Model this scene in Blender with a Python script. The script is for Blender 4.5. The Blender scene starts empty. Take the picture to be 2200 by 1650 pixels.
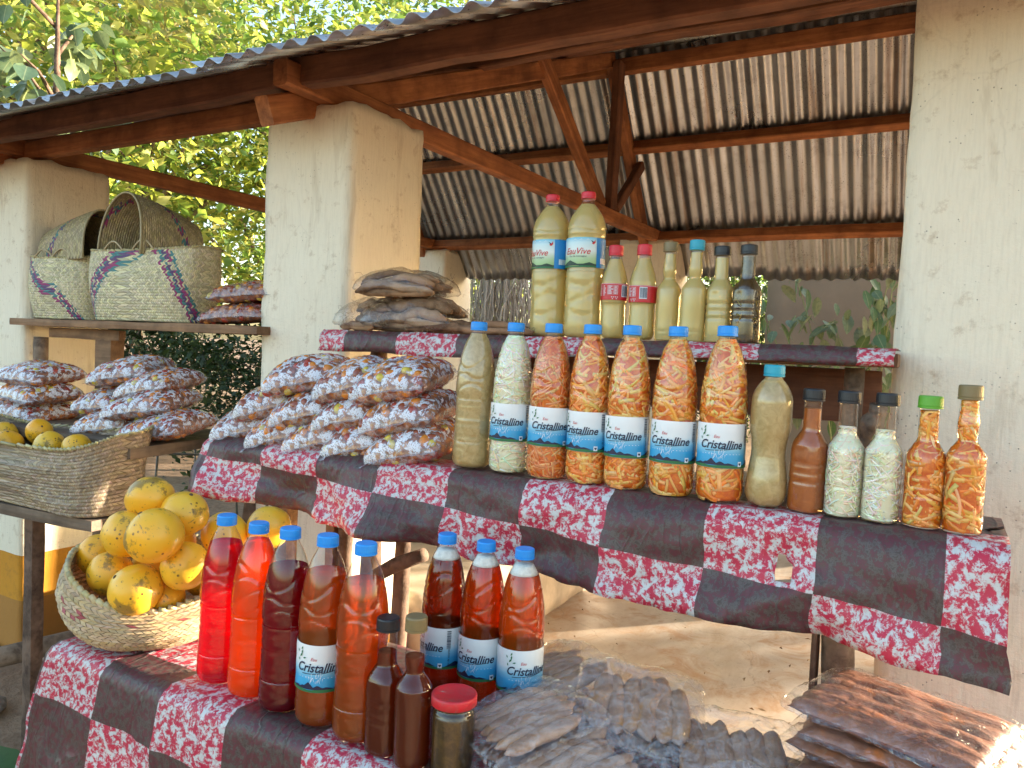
import bpy, math, random
import numpy as np
from mathutils import Vector, Matrix, noise

R = math.radians
sc = bpy.context.scene
col = sc.collection
random.seed(7)
rng = np.random.default_rng(7)

# ------------------------------------------------------------------ camera, sky, sun, exposure
CAM = Vector((0.0, 0.0, 1.43))
cd = bpy.data.cameras.new('camera'); cam = bpy.data.objects.new('camera', cd); col.objects.link(cam)
cd.sensor_fit = 'HORIZONTAL'; cd.sensor_width = 36.0; cd.lens = 27.0
cd.clip_start = 0.05; cd.clip_end = 2000
cam.matrix_world = Matrix.Translation(CAM) @ Matrix.Rotation(R(29.6), 4, 'Z') @ Matrix.Rotation(R(90 - 2.6), 4, 'X') @ Matrix.Rotation(R(2.5), 4, 'Z')
sc.camera = cam

SUN_AZ, SUN_EL = 42.5, 10.5          # degrees clockwise from +Y, degrees above the horizon
w = bpy.data.worlds.new('World'); sc.world = w; w.use_nodes = True
wt = w.node_tree; wt.nodes.clear()
sky = wt.nodes.new('ShaderNodeTexSky'); sky.sky_type = 'NISHITA'; sky.sun_disc = False
sky.sun_elevation = R(SUN_EL); sky.sun_rotation = R(SUN_AZ)
sky.air_density = 1.0; sky.dust_density = 2.0; sky.ozone_density = 0.9
bg = wt.nodes.new('ShaderNodeBackground'); bg.inputs['Strength'].default_value = 0.15
wo = wt.nodes.new('ShaderNodeOutputWorld')
wt.links.new(sky.outputs[0], bg.inputs[0]); wt.links.new(bg.outputs[0], wo.inputs[0])

sd = bpy.data.lights.new('sun', 'SUN'); sun = bpy.data.objects.new('sun', sd); col.objects.link(sun)
sd.energy = 5.0; sd.angle = R(0.5); sd.color = (1.0, 0.88, 0.70)
tosun = Vector((math.sin(R(SUN_AZ)) * math.cos(R(SUN_EL)), math.cos(R(SUN_AZ)) * math.cos(R(SUN_EL)), math.sin(R(SUN_EL))))
sun.rotation_euler = tosun.to_track_quat('Z', 'Y').to_euler()
sun.location = (6, 8, 6)

vs = sc.view_settings
vs.view_transform = 'Standard'; vs.look = 'None'; vs.gamma = 1.0; vs.use_curve_mapping = False
vs.exposure = 2.45
sc.render.engine = 'CYCLES'
cy = sc.cycles
cy.use_denoising = True
cy.max_bounces = 10; cy.diffuse_bounces = 5; cy.glossy_bounces = 4; cy.transmission_bounces = 8; cy.transparent_max_bounces = 24
cy.caustics_reflective = False; cy.caustics_refractive = False
cy.sample_clamp_indirect = 6.0

# ------------------------------------------------------------------ helpers
def W(o):
    m = o.matrix_basis.copy()
    while o.parent:
        o = o.parent; m = o.matrix_basis @ m
    return m

def tag(o, label, cat, group=None, kind=None):
    if label: o['label'] = label
    if cat: o['category'] = cat
    if group: o['group'] = group
    if kind: o['kind'] = kind
    return o

def thing(name, loc, label, cat, group=None, rz=0.0):
    o = bpy.data.objects.new(name, None); col.objects.link(o)
    o.empty_display_size = 0.05
    o.matrix_basis = Matrix.Translation(loc) @ Matrix.Rotation(rz, 4, 'Z')
    return tag(o, label, cat, group)

def put(name, me, parent=None, mat=None, world=None, local=None, kind=None, label=None):
    """link a mesh as one object; world = world matrix, local = matrix in the parent's space"""
    o = bpy.data.objects.new(name, me); col.objects.link(o)
    if mat is not None and not me.materials: me.materials.append(mat)
    if parent: o.parent = parent
    if local is not None: o.matrix_basis = local
    elif world is not None: o.matrix_basis = (W(parent).inverted() @ world) if parent else world
    if kind: o['kind'] = kind
    if label: o['label'] = label
    return o

def mesh(name, v, f, smooth=True, mats=(), mi=None):
    me = bpy.data.meshes.new(name)
    me.from_pydata([tuple(map(float, p)) for p in v], [], [tuple(map(int, q)) for q in f])
    if smooth: me.polygons.foreach_set('use_smooth', [True] * len(me.polygons))
    for m in mats: me.materials.append(m)
    if mi is not None: me.polygons.foreach_set('material_index', list(map(int, mi)))
    me.update()
    return me

def add_tint(me, face_cols):
    """a colour for every face, kept as a corner attribute named tint"""
    a = me.color_attributes.new('tint', 'FLOAT_COLOR', 'CORNER')
    n = np.empty(len(me.polygons), dtype=np.int32); me.polygons.foreach_get('loop_total', n)
    fc = np.asarray(face_cols, dtype=np.float32)
    if fc.shape[1] == 3: fc = np.hstack([fc, np.ones((len(fc), 1), np.float32)])
    a.data.foreach_set('color', np.repeat(fc, n, axis=0).ravel())

class MB:
    """collects pieces into one mesh"""
    def __init__(s): s.v = []; s.f = []; s.mi = []; s.c = []
    def add(s, v, f, mi=0, c=None):
        o = len(s.v); s.v += [tuple(p) for p in v]; s.f += [tuple(i + o for i in q) for q in f]
        s.mi += [mi] * len(f)
        if c is not None: s.c += [c] * len(f)
    def box(s, lo, hi, mi=0, c=None):
        x0, y0, z0 = lo; x1, y1, z1 = hi
        s.add([(x0,y0,z0),(x1,y0,z0),(x1,y1,z0),(x0,y1,z0),(x0,y0,z1),(x1,y0,z1),(x1,y1,z1),(x0,y1,z1)],
              [(3,2,1,0),(4,5,6,7),(0,1,5,4),(1,2,6,5),(2,3,7,6),(3,0,4,7)], mi, c)
    def tube(s, pts, rad, n=8, mi=0, c=None, cap=True):
        pts = [Vector(p) for p in pts]
        if not hasattr(rad, '__len__'): rad = [rad] * len(pts)
        v = []; f = []
        up = Vector((0.3, 0.2, 1)).normalized()
        for i, p in enumerate(pts):
            d = (pts[min(i + 1, len(pts) - 1)] - pts[max(i - 1, 0)]).normalized()
            a = d.cross(up)
            if a.length < 1e-3: a = d.cross(Vector((1, 0, 0)))
            a.normalize(); b = d.cross(a)
            for k in range(n):
                t = 2 * math.pi * k / n
                v.append(p + (a * math.cos(t) + b * math.sin(t)) * rad[i])
        for i in range(len(pts) - 1):
            for k in range(n):
                f.append((i * n + k, i * n + (k + 1) % n, (i + 1) * n + (k + 1) % n, (i + 1) * n + k))
        if cap:
            f.append(tuple(range(n))[::-1]); f.append(tuple((len(pts) - 1) * n + k for k in range(n)))
        s.add(v, f, mi, c)
    def build(s, name, mats=(), smooth=True):
        me = mesh(name, s.v, s.f, smooth, mats, s.mi)
        if s.c: add_tint(me, [c if len(c) == 4 else (*c, 1) for c in s.c])
        return me

def crom(pts, n):
    """smooth curve through control points (r, z)"""
    P = np.array([pts[0]] + list(pts) + [pts[-1]], float); out = []
    m = len(pts) - 1
    for k in range(n + 1):
        t = k / n * m; i = min(int(t), m - 1); u = t - i
        p0, p1, p2, p3 = P[i], P[i + 1], P[i + 2], P[i + 3]
        out.append(0.5 * ((2 * p1) + (-p0 + p2) * u + (2 * p0 - 5 * p1 + 4 * p2 - p3) * u * u + (-p0 + 3 * p1 - 3 * p2 + p3) * u ** 3))
    return np.array(out)

def lathe(prof, seg=48, rmod=None, cap=True):
    v = []; f = []
    n = len(prof)
    for r, z in prof:
        for k in range(seg):
            a = 2 * math.pi * k / seg
            rr = max(0.0004, rmod(r, z, a) if rmod else r)
            v.append((rr * math.cos(a), rr * math.sin(a), z))
    for i in range(n - 1):
        for k in range(seg):
            f.append((i * seg + k, i * seg + (k + 1) % seg, (i + 1) * seg + (k + 1) % seg, (i + 1) * seg + k))
    if cap:
        f.append(tuple(range(seg))[::-1]); f.append(tuple((n - 1) * seg + k for k in range(seg)))
    return v, f

def fbm(p, o=4):
    return noise.fractal(Vector(p), 1.0, 2.0, o)

# ------------------------------------------------------------------ materials
class G:
    def __init__(s, name):
        s.m = bpy.data.materials.new(name); s.m.use_nodes = True
        s.t = s.m.node_tree; s.t.nodes.clear()
        s.out = s.t.nodes.new('ShaderNodeOutputMaterial')
    def n(s, typ, ins=None, **props):
        nd = s.t.nodes.new('ShaderNode' + typ)
        for k, v in props.items(): setattr(nd, k, v)
        for k, v in (ins or {}).items():
            sk = nd.inputs[k]
            if hasattr(v, 'outputs'): v = v.outputs[0]
            if hasattr(v, 'is_linked') and hasattr(v, 'node'): s.t.links.new(v, sk)
            else:
                if hasattr(sk.default_value, '__len__') and len(sk.default_value) == 4 and len(v) == 3: v = (*v, 1.0)
                sk.default_value = v
        return nd
    def co(s, kind='Object', scale=(1, 1, 1), rot=(0, 0, 0)):
        t = s.n('TexCoord')
        return s.n('Mapping', {'Vector': t.outputs[kind], 'Scale': scale, 'Rotation': rot})
    def noise(s, vec, scale, detail=4, rough=0.55, dist=0.0):
        return s.n('TexNoise', {'Vector': vec, 'Scale': scale, 'Detail': detail, 'Roughness': rough, 'Distortion': dist})
    def ramp(s, fac, stops, interp='LINEAR'):
        r = s.n('ValToRGB', {'Fac': fac}); e = r.color_ramp; e.interpolation = interp
        while len(e.elements) < len(stops): e.elements.new(0.5)
        for el, (p, c) in zip(e.elements, stops):
            el.position = p; el.color = (*c, 1) if len(c) == 3 else c
        return r
    def mix(s, fac, a, b, blend='MIX'):
        nd = s.t.nodes.new('ShaderNodeMix'); nd.data_type = 'RGBA'; nd.blend_type = blend
        for i, v in ((0, fac), (6, a), (7, b)):
            if hasattr(v, 'outputs'): v = v.outputs[2] if v.bl_idname == 'ShaderNodeMix' else v.outputs[0]
            if hasattr(v, 'is_linked') and hasattr(v, 'node'): s.t.links.new(v, nd.inputs[i])
            else: nd.inputs[i].default_value = (*v, 1.0) if hasattr(v, '__len__') and len(v) == 3 else v
        return nd.outputs[2]
    def math(s, op, a, b=0.0, c=0.0):
        return s.n('Math', {0: a, 1: b, 2: c}, operation=op)
    def bump(s, h, strength=0.3, dist=0.01, normal=None):
        i = {'Height': h, 'Strength': strength, 'Distance': dist}
        if normal is not None: i['Normal'] = normal
        return s.n('Bump', i)
    def bsdf(s, color, rough=0.6, metal=0.0, normal=None, spec=0.5, **extra):
        i = {'Base Color': color, 'Roughness': rough, 'Metallic': metal, 'Specular IOR Level': spec}
        if normal is not None: i['Normal'] = normal
        i.update(extra)
        return s.n('BsdfPrincipled', i)
    def schlick(s, f0):
        """mirror share of a thin clear sheet, the same from both sides"""
        ge = s.n('NewGeometry'); d = s.math('ABSOLUTE', s.n('VectorMath', {0: ge.outputs['Incoming'], 1: ge.outputs['Normal']}, operation='DOT_PRODUCT').outputs['Value'])
        return s.math('MULTIPLY_ADD', s.math('POWER', s.math('SUBTRACT', 1.0, d), 5.0), 1.0 - f0, f0)
    def mixs(s, fac, a, b):
        nd = s.t.nodes.new('ShaderNodeMixShader')
        for i, v in ((0, fac), (1, a), (2, b)):
            if hasattr(v, 'outputs'): v = v.outputs[0]
            if hasattr(v, 'is_linked') and hasattr(v, 'node'): s.t.links.new(v, nd.inputs[i])
            else: nd.inputs[i].default_value = v
        return nd
    def done(s, sh):
        s.t.links.new(sh.outputs[0], s.out.inputs[0]); return s.m

def m_plain(name, c, rough=0.5, var=0.15, scale=30, bump=0.0, metal=0.0, spec=0.5):
    g = G(name); co = g.co(); nz = g.noise(co, scale)
    c2 = tuple(x * (1 - var) for x in c); c3 = tuple(min(1, x * (1 + var)) for x in c)
    cc = g.ramp(nz, [(0.3, c2), (0.7, c3)])
    nm = g.bump(nz, bump, 0.004) if bump else None
    return g.done(g.bsdf(cc, rough, metal, nm, spec))

def m_wood(name, dark, light, rough=0.7, gs=1.0, bumps=0.35):
    g = G(name); co = g.co(scale=(1.5 * gs, 22 * gs, 22 * gs))
    oi = g.n('ObjectInfo'); ofs = g.n('VectorMath', {0: co, 1: g.n('CombineXYZ', {0: g.math('MULTIPLY', oi.outputs['Random'], 37.0), 1: g.math('MULTIPLY', oi.outputs['Random'], 11.0)})}, operation='ADD')
    n1 = g.noise(ofs, 1.6, 6, 0.6, 0.6); n2 = g.noise(ofs, 7.0, 3, 0.5)
    stain = g.noise(g.co(scale=(1, 1, 1)), 6.0, 5, 0.65)
    c = g.ramp(n1, [(0.28, dark), (0.5, tuple((a + b) / 2 for a, b in zip(dark, light))), (0.72, light)])
    c = g.mix(g.ramp(stain, [(0.42, (0, 0, 0)), (0.62, (0.55,) * 3)]), c, tuple(x * 0.45 for x in dark))
    c = g.mix(g.ramp(n2, [(0.3, (0.25,) * 3), (0.5, (0, 0, 0))]), c, tuple(x * 0.4 for x in dark))
    return g.done(g.bsdf(c, rough, 0, g.bump(n1, bumps, 0.004), 0.3))

def m_bark(name, dark, light):
    g = G(name); co = g.co(scale=(1, 1, 1)); n1 = g.noise(co, 40, 6, 0.65, 0.4); n2 = g.noise(co, 9, 4, 0.6)
    c = g.ramp(n1, [(0.3, dark), (0.7, light)])
    c = g.mix(g.ramp(n2, [(0.45, (0, 0, 0)), (0.6, (0.7,) * 3)]), c, tuple(min(1, x * 1.7) for x in light))
    return g.done(g.bsdf(c, 0.85, 0, g.bump(n1, 0.7, 0.006), 0.2))

def m_plaster():
    g = G('painted_plaster'); t = g.n('TexCoord'); ge = g.n('NewGeometry')
    pos = ge.outputs['Position']
    brush = g.n('Mapping', {'Vector': pos, 'Scale': (60, 60, 5)}); nb = g.noise(brush, 3.0, 5, 0.6)
    nf = g.noise(pos, 70.0, 5, 0.7); nl = g.noise(pos, 3.2, 4, 0.6); ns = g.noise(pos, 19.0, 5, 0.7)
    cream = g.mix(nl, (0.76, 0.66, 0.50), (0.86, 0.79, 0.63))
    cream = g.mix(g.ramp(ns, [(0.58, (0, 0, 0)), (0.72, (0.55,) * 3)]), cream, (0.40, 0.27, 0.15))
    drip = g.noise(g.n('Mapping', {'Vector': pos, 'Scale': (9, 9, 1.2)}), 2.0, 5, 0.65, 0.5)
    cream = g.mix(g.ramp(drip, [(0.55, (0, 0, 0)), (0.75, (0.5,) * 3)]), cream, (0.44, 0.33, 0.21))
    wp = g.n('VectorMath', {0: pos, 1: g.n('VectorMath', {0: g.noise(pos, 7.0, 4).outputs['Color'], 1: (0.09, 0.09, 0.09)}, operation='MULTIPLY')}, operation='ADD')
    ck_ = g.n('TexVoronoi', {'Vector': wp, 'Scale': 3.4}, feature='DISTANCE_TO_EDGE')
    crack = g.math('MULTIPLY', g.ramp(ck_.outputs['Distance'], [(0.003, (0.8,) * 3), (0.010, (0, 0, 0))]), g.ramp(g.noise(pos, 2.3, 3), [(0.50, (0, 0, 0)), (0.58, (1, 1, 1))]))
    cream = g.mix(g.math('MULTIPLY', crack, 0.12), cream, (0.20, 0.14, 0.09))
    big = g.noise(pos, 5.5, 6, 0.7, 1.0)
    cream = g.mix(g.ramp(big, [(0.66, (0, 0, 0)), (0.70, (0.35,) * 3)]), cream, (0.58, 0.47, 0.33))
    cream = g.mix(g.ramp(nb, [(0.30, (0.16,) * 3), (0.55, (0, 0, 0))]), cream, (0.45, 0.38, 0.28))
    sp = g.n('TexVoronoi', {'Vector': pos, 'Scale': 85.0}); spk = g.ramp(sp.outputs['Distance'], [(0.06, (0.75,) * 3), (0.16, (0, 0, 0))])
    spm = g.math('MULTIPLY', spk, g.ramp(g.noise(pos, 11.0, 3), [(0.52, (0, 0, 0)), (0.6, (1, 1, 1))]))
    cream = g.mix(spm, cream, (0.16, 0.11, 0.08))
    sep = g.n('SeparateXYZ', {0: pos})
    z = g.math('ADD', sep.outputs[2], g.math('MULTIPLY', nl, 0.01))
    ochre = g.mix(nl, (0.50, 0.21, 0.02), (0.66, 0.30, 0.03))
    ochre = g.mix(g.ramp(ns, [(0.5, (0, 0, 0)), (0.7, (0.6,) * 3)]), ochre, (0.30, 0.13, 0.03))
    foot_brown = g.mix(ns, (0.28, 0.13, 0.05), (0.42, 0.20, 0.05))  # browner, darker tone for the lowest part of the ochre
    lowz = g.math('LESS_THAN', z, 0.262)
    ochre = g.mix(g.math('MULTIPLY', lowz, 0.75), ochre, foot_brown)
    c = g.mix(g.math('LESS_THAN', z, 0.458), cream, ochre)
    h = g.math('ADD', g.math('MULTIPLY', nb, 0.6), g.math('MULTIPLY', nf, 0.8))
    h = g.math('SUBTRACT', h, g.math('MULTIPLY', spm, 1.2))
    return g.done(g.bsdf(c, 0.8, 0, g.bump(h, 0.5, 0.006), 0.25))

def m_tin():
    g = G('galvanised_tin'); co = g.co('Object'); n1 = g.noise(co, 2.2, 5, 0.6)
    sp = g.n('TexVoronoi', {'Vector': g.n('Mapping', {'Vector': co, 'Scale': (1, 0.5, 1)}), 'Scale': 95.0})
    spk = g.math('MULTIPLY', g.ramp(sp.outputs['Distance'], [(0.12, (1, 1, 1)), (0.26, (0, 0, 0))]), g.ramp(g.noise(co, 6.0, 3), [(0.42, (0, 0, 0)), (0.58, (1, 1, 1))]))
    strip = g.noise(g.n('Mapping', {'Vector': co, 'Scale': (17.0, 0.5, 0.5)}), 1.0, 2, 0.5)
    base = g.mix(g.ramp(strip, [(0.35, (0, 0, 0)), (0.65, (1, 1, 1))]), (0.36, 0.355, 0.35), (0.56, 0.55, 0.54))
    rust = g.ramp(g.noise(g.n('Mapping', {'Vector': co, 'Scale': (14, 0.8, 0.8)}), 1.6, 5, 0.6), [(0.55, (0, 0, 0)), (0.70, (0.7,) * 3)])
    base = g.mix(rust, base, (0.26, 0.145, 0.07))
    base = g.mix(g.ramp(g.noise(co, 9.0, 6, 0.7), [(0.5, (0, 0, 0)), (0.8, (0.6,) * 3)]), base, (0.13, 0.10, 0.08))
    base = g.mix(spk, base, (0.05, 0.035, 0.03))
    met = g.math('SUBTRACT', 0.95, g.math('MAXIMUM', g.math('MULTIPLY', rust, 0.35), spk))
    rg = g.math('ADD', 0.20, g.math('MULTIPLY', n1, 0.18))
    return g.done(g.bsdf(base, rg, met, g.bump(g.noise(co, 14.0, 3), 0.15, 0.006)))

def m_soil():
    g = G('dry_soil'); ge = g.n('NewGeometry'); p = ge.outputs['Position']
    n1 = g.noise(p, 0.7, 6, 0.65); n2 = g.noise(p, 18, 6, 0.7); 
    c = g.ramp(n1, [(0.3, (0.20, 0.125, 0.075)), (0.55, (0.34, 0.23, 0.15)), (0.75, (0.44, 0.33, 0.23))])
    c = g.mix(g.ramp(n2, [(0.35, (0.5,) * 3), (0.6, (0, 0, 0))]), c, (0.16, 0.095, 0.06))
    return g.done(g.bsdf(c, 0.95, 0, g.bump(n2, 0.8, 0.03), 0.15))

def m_concrete():
    g = G('worn_concrete'); ge = g.n('NewGeometry'); p = ge.outputs['Position']
    n1 = g.noise(g.n('Mapping', {'Vector': p, 'Rotation': (0, 0, 0.5), 'Scale': (2.2, 0.8, 1)}), 2.2, 7, 0.68, 0.5); n2 = g.noise(p, 26, 5, 0.7); n3 = g.noise(p, 5, 5, 0.7, 0.8)
    c = g.ramp(n1, [(0.25, (0.40, 0.27, 0.17)), (0.5, (0.52, 0.42, 0.33)), (0.72, (0.62, 0.54, 0.46))])
    c = g.mix(g.ramp(n3, [(0.50, (0, 0, 0)), (0.66, (0.7,) * 3)]), c, (0.40, 0.21, 0.09))
    wp = g.n('VectorMath', {0: p, 1: g.n('VectorMath', {0: g.noise(p, 5.0, 4).outputs['Color'], 1: (0.2, 0.2, 0.0)}, operation='MULTIPLY')}, operation='ADD')
    ck = g.n('TexVoronoi', {'Vector': wp, 'Scale': 1.6}, feature='DISTANCE_TO_EDGE')
    c = g.mix(g.ramp(ck.outputs['Distance'], [(0.002, (0.25,) * 3), (0.007, (0, 0, 0))]), c, (0.14, 0.09, 0.06))
    c = g.mix(g.ramp(g.noise(p, 60, 4, 0.7), [(0.62, (0, 0, 0)), (0.70, (0.7,) * 3)]), c, (0.24, 0.16, 0.10))
    c = g.mix(g.ramp(n2, [(0.25, (0.6,) * 3), (0.42, (0, 0, 0))]), c, (0.30, 0.21, 0.14))
    rg = g.ramp(n3, [(0.3, (0.30,) * 3), (0.7, (0.55,) * 3)])
    return g.done(g.bsdf(c, rg, 0, g.bump(n2, 0.25, 0.006), 0.5))

CELL = 0.1835
def m_cloth():
    g = G('checked_oilcloth'); uv = g.n('UVMap'); u = g.n('SeparateXYZ', {0: uv})
    iu = g.math('FLOOR', g.math('DIVIDE', u.outputs[0], CELL)); iv = g.math('FLOOR', g.math('DIVIDE', u.outputs[1], CELL))
    ck = g.math('FLOORED_MODULO', g.math('ADD', iu, iv), 2.0)
    ck = g.math('GREATER_THAN', ck, 0.5)
    n1 = g.noise(uv, 66, 10, 0.76, 0.3); n2 = g.noise(g.n('Mapping', {'Vector': uv, 'Location': (3.3, 1.7, 0)}), 75, 6, 0.7, 0.3)
    n3 = g.noise(uv, 9, 3, 0.5)
    red = g.mix(n3, (0.46, 0.012, 0.060), (0.60, 0.050, 0.075))
    wh = g.mix(n2, (0.50, 0.50, 0.47), (0.72, 0.73, 0.72))
    light = g.mix(g.ramp(n1, [(0.455, (0, 0, 0)), (0.520, (1, 1, 1))]), wh, red)
    light = g.mix(g.ramp(n2, [(0.66, (0, 0, 0)), (0.70, (0.6,) * 3)]), light, (0.30, 0.02, 0.04))
    dk = g.ramp(n1, [(0.38, (0.060, 0.040, 0.034)), (0.46, (0.120, 0.095, 0.082)), (0.50, (0.080, 0.046, 0.040)), (0.55, (0.140, 0.032, 0.045)), (0.64, (0.090, 0.050, 0.038))])
    c = g.mix(ck, dk, light)
    fold = g.noise(g.n('Mapping', {'Vector': uv, 'Scale': (1, 0.5, 1)}), 7, 4, 0.6, 0.4)
    h = g.math('ADD', g.math('MULTIPLY', fold, 1.0), g.math('MULTIPLY', n2, 0.03))
    cr = g.noise(g.n('Mapping', {'Vector': uv, 'Rotation': (0, 0, 0.5), 'Scale': (1, 0.3, 1)}), 13, 3, 0.5, 0.8)
    crs = g.ramp(g.math('ABSOLUTE', g.math('SUBTRACT', cr, 0.5)), [(0.0, (1, 1, 1)), (0.045, (0, 0, 0))])
    nm = g.bump(g.math('ADD', h, g.math('MULTIPLY', crs, 0.10)), 0.5, 0.03)
    a = g.bsdf(c, 0.42, 0, nm, 0.4)
    tr = g.n('BsdfTranslucent', {'Color': g.mix(ck, (0.22, 0.10, 0.05), light), 'Normal': nm})
    return g.done(g.mixs(0.13, a, tr))

def m_clear(name='clear_plastic', tint=(0.97, 0.97, 0.95), rough=0.025, bumpy=0.0, haze=0.0, f0=0.055):
    g = G(name); gi = {'Color': (1, 1, 1), 'Roughness': rough}
    if bumpy: gi['Normal'] = g.bump(g.noise(g.co(), 28, 4, 0.6, 1.5), bumpy, 0.02)
    wall = g.mix(g.math('POWER', g.schlick(0.0), 0.62), tint, tuple(x * 0.55 for x in tint))   # thicker plastic where seen edge-on
    sh = g.mixs(g.schlick(f0), g.n('BsdfTransparent', {'Color': wall}), g.n('BsdfAnisotropic', gi))
    if haze: sh = g.mixs(haze, sh, g.n('BsdfDiffuse', {'Color': (0.75, 0.76, 0.78)}))
    return g.done(sh)

def m_liquid(name, c, turb=0.5, deep=None, thru=0.55):
    """juice: partly clear and tinted, partly cloudy and glowing through"""
    g = G(name); co = g.co(); nz = g.noise(g.n('Mapping', {'Vector': co, 'Scale': (1, 1, 0.4)}), 26, 4)
    c2 = deep or tuple(x * 0.7 for x in c)
    cc = g.mix(nz, c2, c)
    rf = g.n('BsdfRefraction', {'Color': cc, 'IOR': 1.2, 'Roughness': 0.08})
    tp = g.n('BsdfTransparent', {'Color': c})
    clear = g.mixs(0.45, rf, tp)
    df = g.n('BsdfDiffuse', {'Color': cc}); tl = g.n('BsdfTranslucent', {'Color': cc})
    return g.done(g.mixs(turb, clear, g.mixs(thru, df, tl)))

def m_tinted(name, rough=0.45, spec=0.5, trans=0.0, bump=0.0, scale=60, gain=1.0):
    g = G(name); a = g.n('Attribute', attribute_name='tint'); nz = g.noise(g.co(), scale, 4)
    c = g.mix(g.ramp(nz, [(0.3, (0.35,) * 3), (0.6, (0, 0, 0))]), a.outputs[0], g.mix(1.0, a.outputs[0], (0.6, 0.5, 0.42), 'MULTIPLY'))
    nm = g.bump(nz, bump, 0.003) if bump else None
    b = g.bsdf(c, rough, 0, nm, spec)
    if trans:
        b = g.mixs(trans, b, g.n('BsdfTranslucent', {'Color': c}))
    return g.done(b)

PL = m_plaster(); TIN = m_tin(); SOIL = m_soil(); CONC = m_concrete(); CLOTH = m_cloth()
TIMBER = m_wood('red_timber', (0.23, 0.075, 0.030), (0.54, 0.21, 0.075))
TIMBER_D = m_wood('dark_timber', (0.12, 0.046, 0.025), (0.28, 0.115, 0.055))
PLANK = m_wood('grey_plank', (0.11, 0.075, 0.05), (0.26, 0.185, 0.125))
PLANK_B = m_wood('brown_plank', (0.16, 0.080, 0.04), (0.36, 0.20, 0.10))
BARK = m_bark('pole_bark', (0.085, 0.055, 0.038), (0.21, 0.15, 0.105))
BARK_D = m_bark('dark_bark', (0.05, 0.030, 0.022), (0.13, 0.085, 0.06))
CLEAR = m_clear(); FILM = m_clear('plastic_film', (0.985, 0.985, 0.98), 0.10, 0.4, 0.0, 0.05)

# ------------------------------------------------------------------ terrain, floor
def ground():
    n = 90; v = []; f = []
    xs = np.sign(np.linspace(-1, 1, n)) * np.abs(np.linspace(-1, 1, n)) ** 3.2 * 400
    for y in xs:
        for x in xs:
            d = math.hypot(x, y - 3)
            v.append((x, y + 3, (fbm((x * 0.6, y * 0.6, 0)) * 0.03 + (0.12 * fbm((x * .1, y * .1, 3)) if d > 12 else 0)) if d > 4.5 else fbm((x * 2, y * 2, 1)) * 0.012))
    for j in range(n - 1):
        for i in range(n - 1):
            f.append((j * n + i, j * n + i + 1, (j + 1) * n + i + 1, (j + 1) * n + i))
    o = put('ground', mesh('ground', v, f), mat=SOIL); o['kind'] = 'structure'; o['label'] = 'dry reddish brown soil around the stall'
ground()

def rough_block(lo, hi, seg=0.06, amp=0.004, bev=0.012, seed=0):
    """a plastered block with slightly uneven faces and worn edges"""
    lo = np.array(lo, float); hi = np.array(hi, float); c = (lo + hi) / 2; h = (hi - lo) / 2
    v = []; f = []; key = {}
    nn = [max(2, int(math.ceil((hi[i] - lo[i]) / seg))) for i in range(3)]
    def vid(p):
        k = tuple(np.round(p, 5))
        if k not in key:
            q = p - c
            # rounded corners
            inner = np.clip(q, -(h - bev), h - bev); d = q - inner; L = np.linalg.norm(d)
            if L > bev: q = inner + d / L * bev
            w = q + c
            nrm = np.sign(q) * (np.abs(q) > h - bev * 1.01)
            w = w + nrm * amp * fbm((w[0] * 4 + seed, w[1] * 4, w[2] * 4)) + nrm * amp * 0.4 * fbm((w[0] * 22, w[1] * 22 + seed, w[2] * 22))
            key[k] = len(v); v.append(tuple(w))
        return key[k]
    for ax in range(3):
        a, b = (ax + 1) % 3, (ax + 2) % 3
        for side in (0, 1):
            for i in range(nn[a]):
                for j in range(nn[b]):
                    q = []
                    for di, dj in ((0, 0), (1, 0), (1, 1), (0, 1)):
                        p = np.zeros(3); p[ax] = (lo, hi)[side][ax]
                        p[a] = lo[a] + (hi[a] - lo[a]) * (i + di) / nn[a]; p[b] = lo[b] + (hi[b] - lo[b]) * (j + dj) / nn[b]
                        q.append(vid(p))
                    f.append(tuple(q) if side else tuple(q[::-1]))
    return v, f

v, f = rough_block((-2.9, 1.54, -0.05), (4.4, 5.45, 0.2), 0.12, 0.006, 0.02)
o = put('concrete_floor', mesh('concrete_floor', v, f), mat=CONC); o['kind'] = 'structure'; o['label'] = 'worn raised concrete floor of the shelter'

# ------------------------------------------------------------------ shelter: pillars, roof timber, tin sheets
shelter = thing('market_shelter', (-1.8, 3.5, 0.0), 'open market shelter with cream plastered pillars and a rusty corrugated tin roof', 'shelter')
PW = 0.37
def pillar(x0, y0, top, seed):
    v, f = rough_block((x0, y0, 0.02), (x0 + PW, y0 + (PW if seed != 3 else 0.33), top), 0.035, 0.005, 0.014, seed)
    v = [(x, y, z + (0.014 * fbm((x * 14, y * 14, seed)) if z > top - 0.03 else 0)) for x, y, z in v]
    put('pillar', mesh('pillar', v, f), shelter, PL, Matrix())
for (x0, y0, top, s) in ((-3.765, 1.8, 2.145, 1), (-1.99, 1.8, 2.17, 2), (-0.105, 1.8, 2.30, 3), (-3.75, 4.85, 2.17, 4), (-1.975, 4.85, 2.19, 5), (-0.1, 4.85, 2.19, 6)):
    pillar(x0, y0, top, s)
# low wall across the shelter beside the middle pillar
v, f = rough_block((-2.5, 2.19, 0.19), (-1.56, 4.845, 0.53), 0.07, 0.008, 0.03, 9)
put('low_wall', mesh('low_wall', v, f), shelter, m_plain('bare_plaster', (0.50, 0.40, 0.30), 0.85, 0.25, 9, 0.4), Matrix())

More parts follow.
